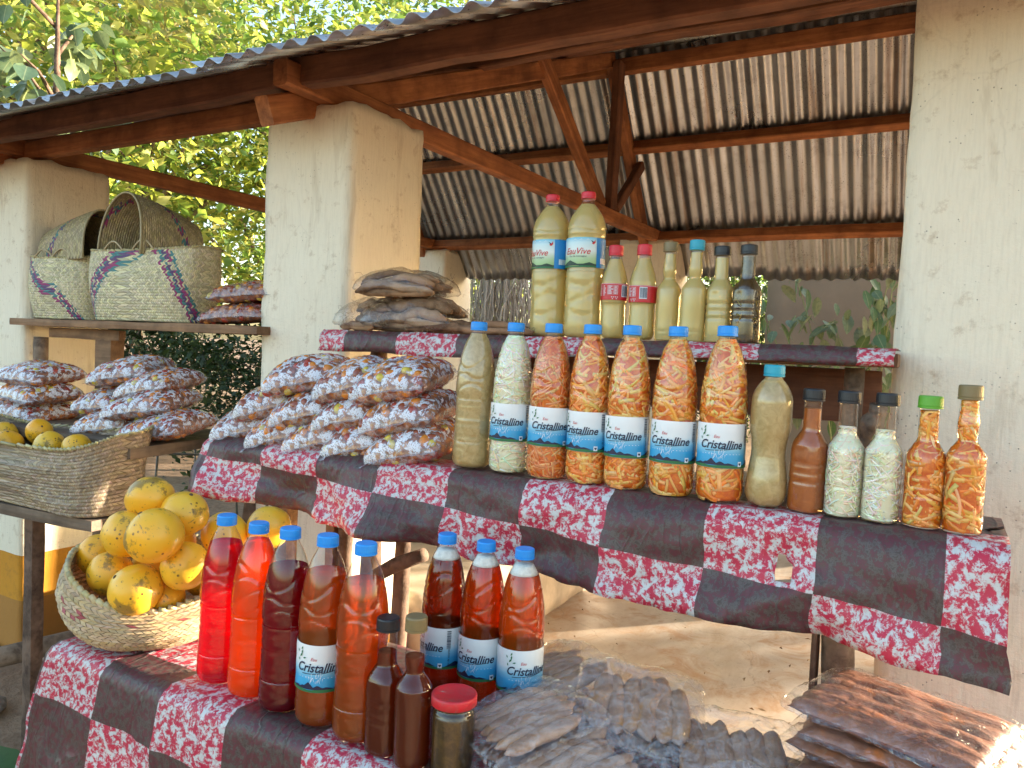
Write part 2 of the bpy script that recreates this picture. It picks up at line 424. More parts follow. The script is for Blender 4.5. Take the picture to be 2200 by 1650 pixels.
def beam(name, p0, p1, w_, h_, parent, mat, up=(0, 0, 1), wob=0.003):
    """sawn timber from p0 to p1: length along local X, w_ sideways, h_ upright"""
    p0 = Vector(p0); p1 = Vector(p1); d = p1 - p0; L = d.length; d.normalize()
    yv = Vector(up).cross(d).normalized(); zv = d.cross(yv)
    n = max(3, int(L / 0.15)); b = 0.006; v = []; f = []
    sd = random.random() * 50
    ring = [(-w_/2 + b, -h_/2), (w_/2 - b, -h_/2), (w_/2, -h_/2 + b), (w_/2, h_/2 - b), (w_/2 - b, h_/2), (-w_/2 + b, h_/2), (-w_/2, h_/2 - b), (-w_/2, -h_/2 + b)]
    for i in range(n + 1):
        x = -L / 2 + L * i / n
        oy, oz = wob * fbm((x * 1.7, sd, 0)), wob * fbm((x * 1.7, sd, 5))
        for y, z in ring:
            v.append((x, y + oy + 0.0012 * fbm((x * 9, y * 60, z * 60 + sd)), z + oz + 0.0012 * fbm((x * 9, y * 60 + 9, z * 60 + sd))))
    for i in range(n):
        for k in range(8): f.append((i * 8 + k, (i + 1) * 8 + k, (i + 1) * 8 + (k + 1) % 8, i * 8 + (k + 1) % 8))
    f.append(tuple(range(8))); f.append(tuple(n * 8 + k for k in range(8))[::-1])
    m = Matrix(((d.x, yv.x, zv.x, 0), (d.y, yv.y, zv.y, 0), (d.z, yv.z, zv.z, 0), (0, 0, 0, 1)))
    return put(name, mesh(name, v, f, False), parent, mat, Matrix.Translation((p0 + p1) / 2) @ m)

FS = 0.40; RY, RZ = 4.16, 3.16                      # front slope, ridge line of the timber
BS = (RZ - 2.20) / (4.87 - RY)                       # steep back slope
fz = lambda y: RZ - (RY - y) * FS
bz = lambda y: RZ - (y - RY) * BS
XL, XR = -4.05, 4.4
for tx in (-3.58, -1.77, 0.08):
    y_ = 1.62 if tx < 0 else 1.9
    beam('tie_beam', (tx + 0.03, y_, 2.205), (tx + 0.03, 4.98, 2.215), 0.055, 0.075, shelter, TIMBER)
    beam('rafter', (tx - 0.03, y_, fz(y_) - 0.045), (tx - 0.03, RY, fz(RY) - 0.045), 0.055, 0.085, shelter, TIMBER)
    beam('rafter', (tx - 0.03, RY + 0.02, bz(RY) - 0.05), (tx - 0.03, 5.0, bz(5.0) - 0.05), 0.055, 0.085, shelter, TIMBER)
    beam('king_post', (tx + 0.035, 4.10, 2.25), (tx + 0.035, 4.13, 3.08), 0.05, 0.075, shelter, TIMBER_D, (0, 1, 0))
    beam('strut', (tx - 0.005, 4.05, 2.26), (tx - 0.005, 3.25, 2.83), 0.05, 0.08, shelter, TIMBER)
    beam('strut', (tx + 0.03, 4.18, 2.27), (tx + 0.03, 4.56, 2.60), 0.045, 0.06, shelter, TIMBER_D)
# purlins along the shelter
for (y, z, h_, w_, m) in ((1.70, fz(1.70) + 0.045, 0.085, 0.055, TIMBER_D), (2.75, fz(2.75) + 0.040, 0.075, 0.055, TIMBER_D), (3.55, fz(3.55) + 0.040, 0.075, 0.055, TIMBER_D)):
    beam('purlin', (XL, y, z), (XR, y, z), w_, h_, shelter, m, wob=0.012)
beam('purlin', (XL, 1.88, 2.195), (-1.93, 1.88, 2.20), 0.05, 0.075, shelter, TIMBER)
beam('purlin', (XL, RY + 0.06, RZ - 0.07), (XR, RY + 0.06, RZ - 0.07), 0.06, 0.085, shelter, TIMBER)
beam('purlin', (XL, 4.53, bz(4.53) + 0.045), (XR, 4.53, bz(4.53) + 0.045), 0.055, 0.075, shelter, TIMBER, (0, 0.6, 1))
beam('purlin', (XL, 4.90, bz(4.90) + 0.045), (XR, 4.90, bz(4.90) + 0.045), 0.055, 0.072, shelter, TIMBER, (0, 0.6, 1))

def tin_sheet(x0, width, ya, za, yb, zb, lift, seed):
    """corrugated sheet running from eave (ya, za) to ridge (yb, zb); local Y is down the slope"""
    p = 0.074; nx = int(width / p * 12); ny = 14; v = []; f = []
    L = math.hypot(yb - ya, zb - za); ty, tz = (yb - ya) / L, (zb - za) / L
    for side in (0, 1):
        for j in range(ny + 1):
            s_ = L * j / ny
            for i in range(nx + 1):
                x = width * i / nx
                h = 0.0092 * math.cos(2 * math.pi * x / p) + 0.006 * fbm((x * 2 + seed, s_ * 1.5, seed)) + lift - side * 0.0011
                if j == 0: s2 = s_ + 0.010 * fbm((x * 30, seed, 2))
                else: s2 = s_
                v.append((x0 + x, ya + ty * s2 - tz * h * (1 if ty > 0 else -1), za + tz * s2 + abs(ty) * h))
    n1 = (nx + 1) * (ny + 1)
    for j in range(ny):
        for i in range(nx):
            a = j * (nx + 1) + i; q = (a, a + 1, a + nx + 2, a + nx + 1)
            f.append(q); f.append(tuple(k + n1 for k in q[::-1]))
    for i in range(nx): f.append((i + 1, i, i + n1, i + 1 + n1))
    put('roof_sheet', mesh('roof_sheet', v, f), shelter, TIN, Matrix())
x = XL; k = 0
while x < XR - 0.1:
    li = 0.094 + 0.004 * (k % 2)
    dy = random.uniform(-0.02, 0.02)
    tin_sheet(x, 0.80, 1.44 + dy, fz(1.44 + dy), RY + 0.05, fz(RY + 0.05), li, k * 3.1)
    tin_sheet(x, 0.80, 5.09 + dy, bz(5.09 + dy), RY + 0.02, bz(RY + 0.02), li - 0.006, k * 5.7 + 1)
    x += 0.74; k += 1

v = []; f = []
for i in range(41):
    xx = XL - 0.02 + (XR - XL) * i / 40
    for dy, dz in ((-0.20, -0.20 * FS), (-0.06, -0.024), (0.0, 0.0), (0.06, -0.06), (0.16, -0.16 * BS)): v.append((xx, RY + 0.02 + dy, RZ + 0.135 + dz + 0.004 * fbm((xx * 3, dy, 0))))
for i in range(40):
    for k in range(4): f.append((i * 5 + k, i * 5 + 5 + k, i * 5 + 6 + k, i * 5 + 1 + k))
put('ridge_cap', mesh('ridge_cap', v, f), shelter, TIN, Matrix())

# ------------------------------------------------------------------ stall furniture
def post(name, p0, p1, r0, r1, parent, mat, knot=0.15):
    p0 = Vector(p0); p1 = Vector(p1); n = 14; sd = random.random() * 90
    pts = []; rad = []
    for i in range(n + 1):
        t = i / n
        pts.append(p0.lerp(p1, t) + Vector((fbm((t * 2, sd, 0)), fbm((t * 2, sd, 7)), 0)) * 0.012)
        rad.append((r0 + (r1 - r0) * t) * (1 + knot * fbm((t * 6, sd, 3))))
    b = MB(); b.tube(pts, rad, 12)
    return put(name, b.build(name), parent, mat, Matrix())

def board(name, lo, hi, parent, mat, rot=0.0, seed=0):
    """a plank with its length along local X"""
    c = (Vector(lo) + Vector(hi)) / 2; d = Vector(hi) - Vector(lo)
    v, f = rough_block(-d / 2, d / 2, 0.09, 0.0025, 0.005, seed)
    return put(name, mesh(name, v, f, False), parent, mat, Matrix.Translation(c) @ Matrix.Rotation(rot, 4, 'Z'))

# cloth sheet: path = list of (y, z) from the back of the shelf over the front edge to the hem
def cloth(name, label, x0, x1, path, u0, v0, wave=0.006, hem=0.012, ends=None, hole=None, thick=0.0012, seed=0, skew=0.0, flare=0.0):
    P = []
    for (ya, za), (yb, zb) in zip(path[:-1], path[1:]):
        m = max(2, int(math.hypot(yb - ya, zb - za) / 0.012))
        for i in range(m): P.append((ya + (yb - ya) * i / m, za + (zb - za) * i / m))
    P.append(path[-1])
    L = [0.0]
    for a, b in zip(P[:-1], P[1:]): L.append(L[-1] + math.hypot(b[0] - a[0], b[1] - a[1]))
    nx = int((x1 - x0) / 0.0125); v = []; f = []; uvs = []
    # arc length at the fold (first point where the cloth starts to drop)
    lf = next(l for l, (a, b) in zip(L, zip(P, P[1:] + P[-1:])) if b[1] < a[1] - 1e-4)
    for i in range(nx + 1):
        x = x0 + (x1 - x0) * i / nx
        for j, ((y, z), l) in enumerate(zip(P, L)):
            t = max(0.0, (l - lf) / max(1e-6, L[-1] - lf))
            zs = z; ys = y; xs = x
            if t > 0:
                if ends: zs = z + (z - P_top(P, lf, L)) * ends(x)
                ys = y - wave * t * (1.4 + fbm((x * 5, t * 2, seed)) * 2.4 + 0.8 * math.sin(x * 11 + seed)) - 0.004 * min(1, t * 4) * abs(fbm((x * 14 + t * 5, t * 3, seed + 2)))
                zs += hem * t * fbm((x * 4, seed, 1))
                xs = x + 0.01 * t * fbm((x * 6, t * 3, seed + 4)) - flare * t * max(0.0, 1 - (x - x0) / 0.5) ** 2
            else:
                zs += 0.0025 * (1 + fbm((x * 9, y * 9, seed)))
            v.append((xs, ys, zs)); uvs.append((x - u0, l - lf - v0 - skew * (x - x0)))
    m = len(P); keep = []
    for i in range(nx):
        for j in range(m - 1):
            q = (i * m + j, i * m + j + 1, (i + 1) * m + j + 1, (i + 1) * m + j)
            if hole and hole(*[sum(v[k][a] for k in q) / 4 for a in range(3)]): continue
            f.append(q)
    if hole:                                               # round the edge of the tear
        for k, (x, y, z) in enumerate(v):
            e = ((x + 0.222) / 0.013) ** 2 + ((z - 1.083) / 0.017) ** 2
            if e < 1 and y < 1.36: q = 1 / math.sqrt(max(e, 0.02)); v[k] = (-0.222 + (x + 0.222) * q, y, 1.083 + (z - 1.083) * q)
    me = mesh(name, v, f)
    ul = me.uv_layers.new(name='UVMap'); li = np.empty(len(me.loops), dtype=np.int32); me.loops.foreach_get('vertex_index', li)
    ul.data.foreach_set('uv', np.array(uvs, dtype=np.float32)[li].ravel())
    o = put(name, me, None, CLOTH)
    md = o.modifiers.new('thickness', 'SOLIDIFY'); md.thickness = thick; md.offset = -1
    return tag(o, label, 'tablecloth', 'checked oilcloths on the main stall')
def P_top(P, lf, L):
    return next(p[1] for p, l in zip(P, L) if l >= lf)

# upper shelf
ZU, ZM, ZL = 1.458, 1.166, 0.752
us = thing('display_shelf', (-0.8, 1.72, 0.2), 'upper plank display shelf under the clear lemon bottles', 'shelf')
board('plank', (-1.50, 1.62, ZU - 0.032), (-0.085, 1.735, ZU - 0.004), us, PLANK_B, seed=1)
board('plank', (-1.48, 1.742, ZU - 0.034), (-0.09, 1.79, ZU - 0.005), us, PLANK_B, seed=2)
board('back_board', (-1.0, 1.775, 1.305), (-0.12, 1.795, ZU - 0.038), us, TIMBER_D, seed=3)
post('post', (-0.15, 1.70, 0.2), (-0.165, 1.71, ZU - 0.036), 0.028, 0.024, us, BARK, 0.4)
post('post', (-0.115, 1.655, 1.35), (-0.17, 1.70, 1.22), 0.018, 0.012, us, BARK, 0.5)
post('post', (-1.42, 1.72, 0.2), (-1.42, 1.72, ZU - 0.036), 0.028, 0.025, us, BARK_D, 0.3)
# middle shelf
ms = thing('display_shelf', (-0.8, 1.45, 0.2), 'middle plank display shelf under the orange pickle bottles', 'shelf')
board('plank', (-1.68, 1.352, ZM - 0.034), (0.055, 1.475, ZM - 0.004), ms, PLANK, seed=4)
board('plank', (-1.66, 1.482, ZM - 0.034), (0.06, 1.60, ZM - 0.005), ms, PLANK, seed=5)
board('post', (-1.615, 1.53, 0.2), (-1.565, 1.575, ZM - 0.037), ms, PLANK_B, seed=6)
board('post', (-1.415, 1.52, 0.2), (-1.385, 1.57, ZM - 0.037), ms, PLANK_B, seed=16)
post('post', (-1.372, 1.55, 0.2), (-1.365, 1.55, ZM - 0.037), 0.021, 0.020, ms, BARK_D, 0.3)
post('post', (-1.185, 1.55, 0.2), (-1.18, 1.55, ZM - 0.037), 0.024, 0.021, ms, BARK_D, 0.3)
post('post', (-0.155, 1.56, 0.2), (-0.15, 1.56, ZM - 0.037), 0.030, 0.030, ms, BARK, 0.2)
board('post', (-0.197, 1.53, 0.2), (-0.186, 1.585, ZM - 0.037), ms, BARK_D, seed=17)
o = post('nail', (0.05, 1.47, ZM - 0.006), (0.088, 1.45, ZM + 0.014), 0.0022, 0.0022, ms, m_plain('rusty_iron', (0.07, 0.05, 0.04), 0.5, 0.2, 80, 0, 0.7), 0.1)
b = MB(); b.tube([(-1.235, 1.50, 0.838), (-1.16, 1.50, 0.885), (-1.075, 1.50, 0.925)], [0.016, 0.019, 0.017], 12)
tag(put('branch', b.build('branch'), None, BARK_D), 'short bare brown branch stub lashed to a pole under the middle shelf', 'branch')
# low front table
ft = thing('table', (-0.6, 1.14, 0.0), 'low plank table in front of the shelves under bottles, banana packs and basket', 'table')
for i in range(3):
    board('plank', (-1.62, 0.945 + i * 0.136, ZL - 0.034), (0.42, 0.945 + i * 0.136 + 0.13, ZL - 0.004), ft, PLANK, seed=20 + i)
for x in (-1.52, -0.5, 0.35):
    for y in (1.0, 1.30): post('leg', (x, y, 0), (x, y, ZL - 0.036), 0.028, 0.026, ft, BARK, 0.2)

def hole(x, y, z):
    return ((x + 0.222) / 0.013) ** 2 + ((z - 1.083) / 0.017) ** 2 < 1 and y < 1.36
cloth('tablecloth', 'red and brown checked oilcloth hanging from the middle shelf, small tear in it', -1.665, 0.095,
      [(1.60, ZM + 0.001), (1.362, ZM + 0.002), (1.348, ZM - 0.004), (1.338, ZM - 0.018), (1.335, ZM - 0.165)], 0.0118, 0.064, 0.019, 0.016, skew=0.034,
      ends=lambda x: 0.18 * max(0, (x + 0.9)) - 0.16 * min(1, max(0, (-0.8 - x) / 0.8)), hole=hole, seed=1)
cloth('tablecloth', 'red and brown checked oilcloth with rolled edge on the upper shelf', -1.53, -0.09,
      [(1.78, ZU + 0.001), (1.612, ZU + 0.002), (1.603, ZU - 0.004), (1.598, ZU - 0.012), (1.597, ZU - 0.055)], -0.155, 0.09, 0.004, 0.004,
      ends=lambda x: -0.45 * min(1, max(0, (x + 1.0) / 0.4)), seed=2)
cloth('tablecloth', 'red and brown checked oilcloth draped over the low front table', -1.64, 0.42,
      [(1.36, ZL + 0.001), (0.952, ZL + 0.002), (0.938, ZL - 0.004), (0.930, ZL - 0.018), (0.925, ZL - 0.52)], -0.9 + CELL * 2, 0.12, 0.03, 0.02, seed=3, flare=0.16)

# left stall: upper shelf, bench, low plank
ls = thing('display_shelf', (-2.6, 1.85, 0.2), 'bare plank shelf between two pillars holding the straw totes', 'shelf')
board('plank', (-3.40, 1.74, 1.440), (-1.94, 1.99, 1.470), ls, PLANK_B, seed=30)
board('rail', (-3.22, 1.80, 1.395), (-2.75, 1.83, 1.437), ls, PLANK_B, seed=31)
post('post', (-3.28, 1.80, 0.2), (-3.27, 1.80, 1.395), 0.030, 0.028, ls, BARK, 0.15)
board('post', (-2.90, 1.80, 0.2), (-2.80, 1.86, 1.437), ls, PLANK_B, seed=32)
post('post', (-2.02, 1.86, 0.2), (-2.01, 1.86, 1.437), 0.02, 0.02, ls, BARK, 0.15)
lb = thing('bench', (-2.6, 1.7, 0.2), 'grey plank bench carrying two piles of bagged fruit', 'bench')
board('plank', (-3.45, 1.42, 1.065), (-2.12, 1.70, 1.098), lb, PLANK, seed=33)
board('plank', (-3.45, 1.71, 1.065), (-2.16, 1.95, 1.098), lb, PLANK, seed=34)
board('plank', (-2.405, 1.58, 1.062), (-1.865, 1.675, 1.096), lb, PLANK, R(102), seed=35)
post('post', (-2.06, 1.86, 0.2), (-2.06, 1.86, 1.06), 0.035, 0.032, lb, BARK, 0.15)
post('post', (-3.0, 1.45, 0.2), (-3.0, 1.45, 1.06), 0.03, 0.03, lb, BARK_D, 0.15)
post('post', (-2.55, 1.62, 0.2), (-2.55, 1.62, 1.06), 0.028, 0.028, lb, BARK, 0.15)
ll = thing('plank_step', (-2.6, 1.35, 0.0), 'low weathered plank step under the dark straw basket of fruit', 'shelf')
board('plank', (-3.3, 1.23, 0.862), (-2.08, 1.53, 0.896), ll, PLANK, R(5), seed=36)
board('post', (-2.50, 1.33, 0.0), (-2.45, 1.37, 0.86), ll, BARK_D, seed=37)
post('post', (-2.2, 1.52, 0.0), (-2.2, 1.52, 0.86), 0.03, 0.03, ll, BARK_D, 0.15)
b = MB(); b.tube([(-2.96, 1.30, 0.235), (-2.87, 1.62, 0.245), (-2.80, 1.95, 0.25), (-2.7, 2.4, 0.24)], [0.036, 0.037, 0.036, 0.034], 14)
tag(put('pole', b.build('pole'), None, BARK), 'round bare wooden pole lying on the edge of the concrete floor', 'pole')

# ------------------------------------------------------------------ bottles
def m_cap(name, c): return m_plain(name, c, 0.38, 0.06, 40)
CAPS = dict(blue=m_cap('blue_cap', (0.012, 0.27, 0.74)), red=m_cap('red_cap', (0.62, 0.015, 0.035)), black=m_cap('black_cap', (0.012, 0.014, 0.018)),
            tan=m_cap('tan_cap', (0.20, 0.145, 0.06)), teal=m_cap('turquoise_cap', (0.015, 0.33, 0.45)), green=m_cap('green_cap', (0.11, 0.36, 0.03)))

def interp(prof, z):
    return float(np.interp(z, [p[1] for p in prof], [p[0] for p in prof]))

SHAPES = {
 'wave':  dict(c=[(0.030,0),(0.038,0.004),(0.0425,0.016),(0.0425,0.045),(0.0415,0.062),(0.0412,0.10),(0.0412,0.145),(0.0425,0.165),(0.0415,0.19),(0.0390,0.215),(0.0340,0.243),(0.0265,0.268),(0.0185,0.284),(0.0150,0.292)], h=0.313, cap=(0.0178,0.019), neck=0.296),
 'eau':   dict(c=[(0.034,0),(0.043,0.005),(0.047,0.02),(0.0462,0.08),(0.0465,0.15),(0.0455,0.165),(0.0455,0.235),(0.0470,0.25),(0.0462,0.268),(0.040,0.290),(0.029,0.308),(0.0185,0.321),(0.0150,0.327)], h=0.352, cap=(0.0175,0.017), neck=0.338),
 'cola':  dict(c=[(0.020,0),(0.027,0.004),(0.0305,0.018),(0.0300,0.05),(0.0295,0.08),(0.0315,0.088),(0.0315,0.128),(0.0310,0.136),(0.0265,0.155),(0.0200,0.173),(0.0155,0.188),(0.0142,0.196)], h=0.221, cap=(0.0172,0.025), neck=0.200, petal=True),
 'slim':  dict(c=[(0.025,0),(0.0285,0.006),(0.0285,0.05),(0.0285,0.108),(0.0255,0.122),(0.0160,0.136),(0.0135,0.142),(0.0150,0.152),(0.0155,0.165),(0.0138,0.182),(0.0130,0.200)], h=0.226, cap=(0.0168,0.023), neck=0.206),
 'sauce': dict(c=[(0.026,0),(0.0295,0.005),(0.0300,0.05),(0.0298,0.105),(0.0280,0.118),(0.0200,0.132),(0.0160,0.140),(0.0152,0.160),(0.0148,0.188)], h=0.212, cap=(0.0182,0.021), neck=0.193, square=True),
 'waist': dict(c=[(0.022,0),(0.031,0.006),(0.0362,0.022),(0.0355,0.045),(0.0318,0.075),(0.0300,0.096),(0.0318,0.118),(0.0352,0.138),(0.0360,0.175),(0.0340,0.196),(0.0250,0.214),(0.0165,0.224),(0.0145,0.230)], h=0.250, cap=(0.0178,0.021), neck=0.232, petal=True),
}
def bottle_profile(kind):
    return [tuple(p) for p in crom(SHAPES[kind]['c'], 110)]

_mc = {}
def bottle_mod(kind, ribs):
    S = SHAPES[kind]
    def f(r, z, a):
        if S.get('petal'):
            k = math.exp(-z / 0.010); r *= 1 - 0.22 * k * (0.5 + 0.5 * math.cos(5 * a))
        if S.get('square') and z < 0.125:
            q = min(1, (0.125 - z) / 0.02); r *= 1 + 0.055 * q * -math.cos(4 * a + math.pi)
        if kind == 'wave':
            for z0 in (0.165, 0.185, 0.207, 0.228):
                zz = z0 + 0.016 * math.cos(2 * a + z0 * 60); r -= 0.0018 * math.exp(-((z - zz) / 0.0020) ** 2)
            for z0 in (0.022, 0.038):
                zz = z0 + 0.006 * math.cos(3 * a + z0 * 200); r -= 0.0009 * math.exp(-((z - zz) / 0.002) ** 2)
            if ribs and 0.055 < z < 0.15: r -= 0.0019 * max(0, math.cos((z - 0.055) / 0.0135 * 2 * math.pi)) ** 5
        if kind == 'eau':
            for z0 in (0.04, 0.065, 0.09, 0.115, 0.137):
                zz = z0 + 0.012 * math.cos(2 * a + z0 * 90) ; r -= 0.0012 * math.exp(-((z - zz) / 0.003) ** 2)
            zz = 0.258 + 0.004 * math.cos(3 * a); r -= 0.001 * math.exp(-((z - zz) / 0.002) ** 2)
        if kind == 'slim':
            for z0 in (0.006, 0.012, 0.018, 0.024): r -= 0.0007 * math.exp(-((z - z0) / 0.0013) ** 2)
        if kind == 'sauce':
            for z0 in (0.052, 0.068, 0.084): r -= 0.0016 * math.exp(-((z - z0) / 0.0022) ** 2)
        return r
    return f

def shell_mesh(kind, ribs):
    k = ('shell', kind, ribs)
    if k not in _mc:
        S = SHAPES[kind]; p = bottle_profile(kind)
        if S['neck'] > p[-1][1]: p += [(p[-1][0], S['neck'])]
        n0 = p[-1][0]; p += [(n0 + 0.0022, S['neck'] + 0.0004), (n0 + 0.0022, S['neck'] + 0.0022), (n0, S['neck'] + 0.003), (n0 - 0.0005, S['h'] - 0.004)]
        v, f = lathe(p, 56, bottle_mod(kind, ribs)); _mc[k] = mesh('bottle_' + kind, v, f)
        _mc[k].materials.append(CLEAR)
    return _mc[k]

def fill_mesh(kind, ribs, level, mat, tagk):
    k = ('fill', kind, ribs, level, tagk)
    if k not in _mc:
        p = [(max(0.001, r - 0.0011), z + 0.0012) for r, z in bottle_profile(kind)]
        S = SHAPES[kind]
        if p[-1][1] < S['h'] - 0.01: p.append((p[-1][0], S['h'] - 0.008))
        q = [x for x in p if x[1] < level]; q.append((interp(p, level), level)); q.append((0.0008, level + 0.0005))
        v, f = lathe(q, 48, bottle_mod(kind, ribs)); _mc[k] = mesh('filling', v, f); _mc[k].materials.append(mat)
    return _mc[k]

def cap_mesh(kind, color):
    k = ('cap', kind, color)
    if k not in _mc:
        r, h = SHAPES[kind]['cap']; H_ = SHAPES[kind]['h']; z0 = H_ - h
        p = [(r * 0.86, z0), (r * 1.02, z0 + 0.0008), (r * 1.02, z0 + 0.0036), (r * 0.97, z0 + 0.0042), (r * 0.97, z0 + 0.0048), (r, z0 + 0.0054), (r * 0.985, H_ - 0.0028), (r * 0.95, H_ - 0.0008), (r * 0.86, H_), (r * 0.5, H_ - 0.0002), (0.0006, H_ - 0.0002)]
        v, f = lathe(p, 72, lambda rr, z, a: rr * (1 + 0.012 * (1 if math.cos(36 * a) > 0 else 0)) if z0 + 0.005 < z < H_ - 0.002 else rr)
        _mc[k] = mesh('cap', v, f, False); _mc[k].materials.append(CAPS[color])
    return _mc[k]

# --- printed labels, wrapped on the bottle
def text_mesh(txt, size, shear=0.0, bold=0.0):
    c = bpy.data.curves.new('t', 'FONT'); c.body = txt; c.size = size; c.shear = shear; c.align_x = 'CENTER'; c.offset = bold; c.resolution_u = 3
    o = bpy.data.objects.new('t', c); col.objects.link(o)
    bpy.context.view_layer.update()
    me = bpy.data.meshes.new_from_object(o.evaluated_get(bpy.context.evaluated_depsgraph_get()))
    v = [tuple(p.co) for p in me.vertices]; f = [tuple(p.vertices) for p in me.polygons]
    bpy.data.objects.remove(o); bpy.data.curves.remove(c); bpy.data.meshes.remove(me)
    return v, f

class Print:
    """flat print laid out in (s, z) metres, wrapped round a cylinder of radius r"""
    def __init__(s, r): s.r = r; s.b = MB()
    def p(s, x, z, lift=0.0): a = x / s.r; return ((s.r + lift) * math.sin(a), -(s.r + lift) * math.cos(a), z)
    def poly(s, pts, mi, lift=0.0): s.b.add([s.p(x, z, lift) for x, z in pts], [tuple(range(len(pts)))], mi)
    def strip(s, xs, lo, hi, mi, lift=0.0):
        v = []
        for x, a, b in zip(xs, lo, hi): v += [s.p(x, a, lift), s.p(x, b, lift)]
        s.b.add(v, [(2*i, 2*i+2, 2*i+3, 2*i+1) for i in range(len(xs) - 1)], mi)
    def rect(s, x0, x1, z0, z1, mi, lift=0.0):
        n = max(1, int((x1 - x0) / 0.004)); xs = [x0 + (x1 - x0) * i / n for i in range(n + 1)]
        s.strip(xs, [z0] * (n + 1), [z1] * (n + 1), mi, lift)
    def text(s, txt, size, x, z, mi, shear=0.0, bold=0.0, lift=0.0, width=None, vert=False):
        v, f = text_mesh(txt, size, shear, bold)
        k = 1.0
        if width: k = width / (max(p[0] for p in v) - min(p[0] for p in v))
        if vert: s.b.add([s.p(x - p[1], z + p[0] * k, lift) for p in v], f, mi)
        else: s.b.add([s.p(x + p[0] * k, z + p[1], lift) for p in v], f, mi)

def ink(name, c): return m_plain(name, c, 0.45, 0.04, 40)
INK = [ink('navy_ink', (0.012, 0.016, 0.05)), ink('green_ink', (0.02, 0.15, 0.05)), ink('red_ink', (0.55, 0.02, 0.025)), ink('white_ink', (0.78, 0.82, 0.85)), ink('dark_green_ink', (0.01, 0.04, 0.02)), ink('blue_ink', (0.01, 0.22, 0.55)), ink('pale_green_ink', (0.30, 0.45, 0.10))]

def m_label_gradient(name, stops):
    g = G(name); z = g.n('SeparateXYZ', {0: g.co()}).outputs[2]
    z0, z1 = stops[0][0], stops[-1][0]
    fac = g.n('MapRange', {0: z, 1: z0, 2: z1})
    nz = g.noise(g.co(), 25, 3)
    c = g.ramp(g.math('ADD', fac, g.math('MULTIPLY', g.math('SUBTRACT', nz, 0.5), 0.10)), [((a - z0) / (z1 - z0), k) for a, k in stops])
    return g.done(g.bsdf(c, 0.32, 0, g.bump(nz, 0.1, 0.01), 0.5))
LAB_C = m_label_gradient('spring_label', [(0.064, (0.03, 0.30, 0.55)), (0.086, (0.05, 0.36, 0.62)), (0.100, (0.30, 0.58, 0.72)), (0.112, (0.72, 0.76, 0.76)), (0.142, (0.80, 0.81, 0.80))])
LAB_E = m_label_gradient('lake_label', [(0.166, (0.25, 0.42, 0.10)), (0.186, (0.40, 0.55, 0.30)), (0.205, (0.72, 0.77, 0.72)), (0.224, (0.55, 0.72, 0.75)), (0.236, (0.12, 0.45, 0.62))])
LAB_R = m_plain('red_label', (0.55, 0.012, 0.02), 0.35, 0.05, 30)

def band(r, z0, z1):
    p = [(r + 0.0003 * math.sin(i * 2.1), z0 + (z1 - z0) * i / 8) for i in range(9)]
    v, f = lathe(p, 64, None, False); return mesh('label', v, f)

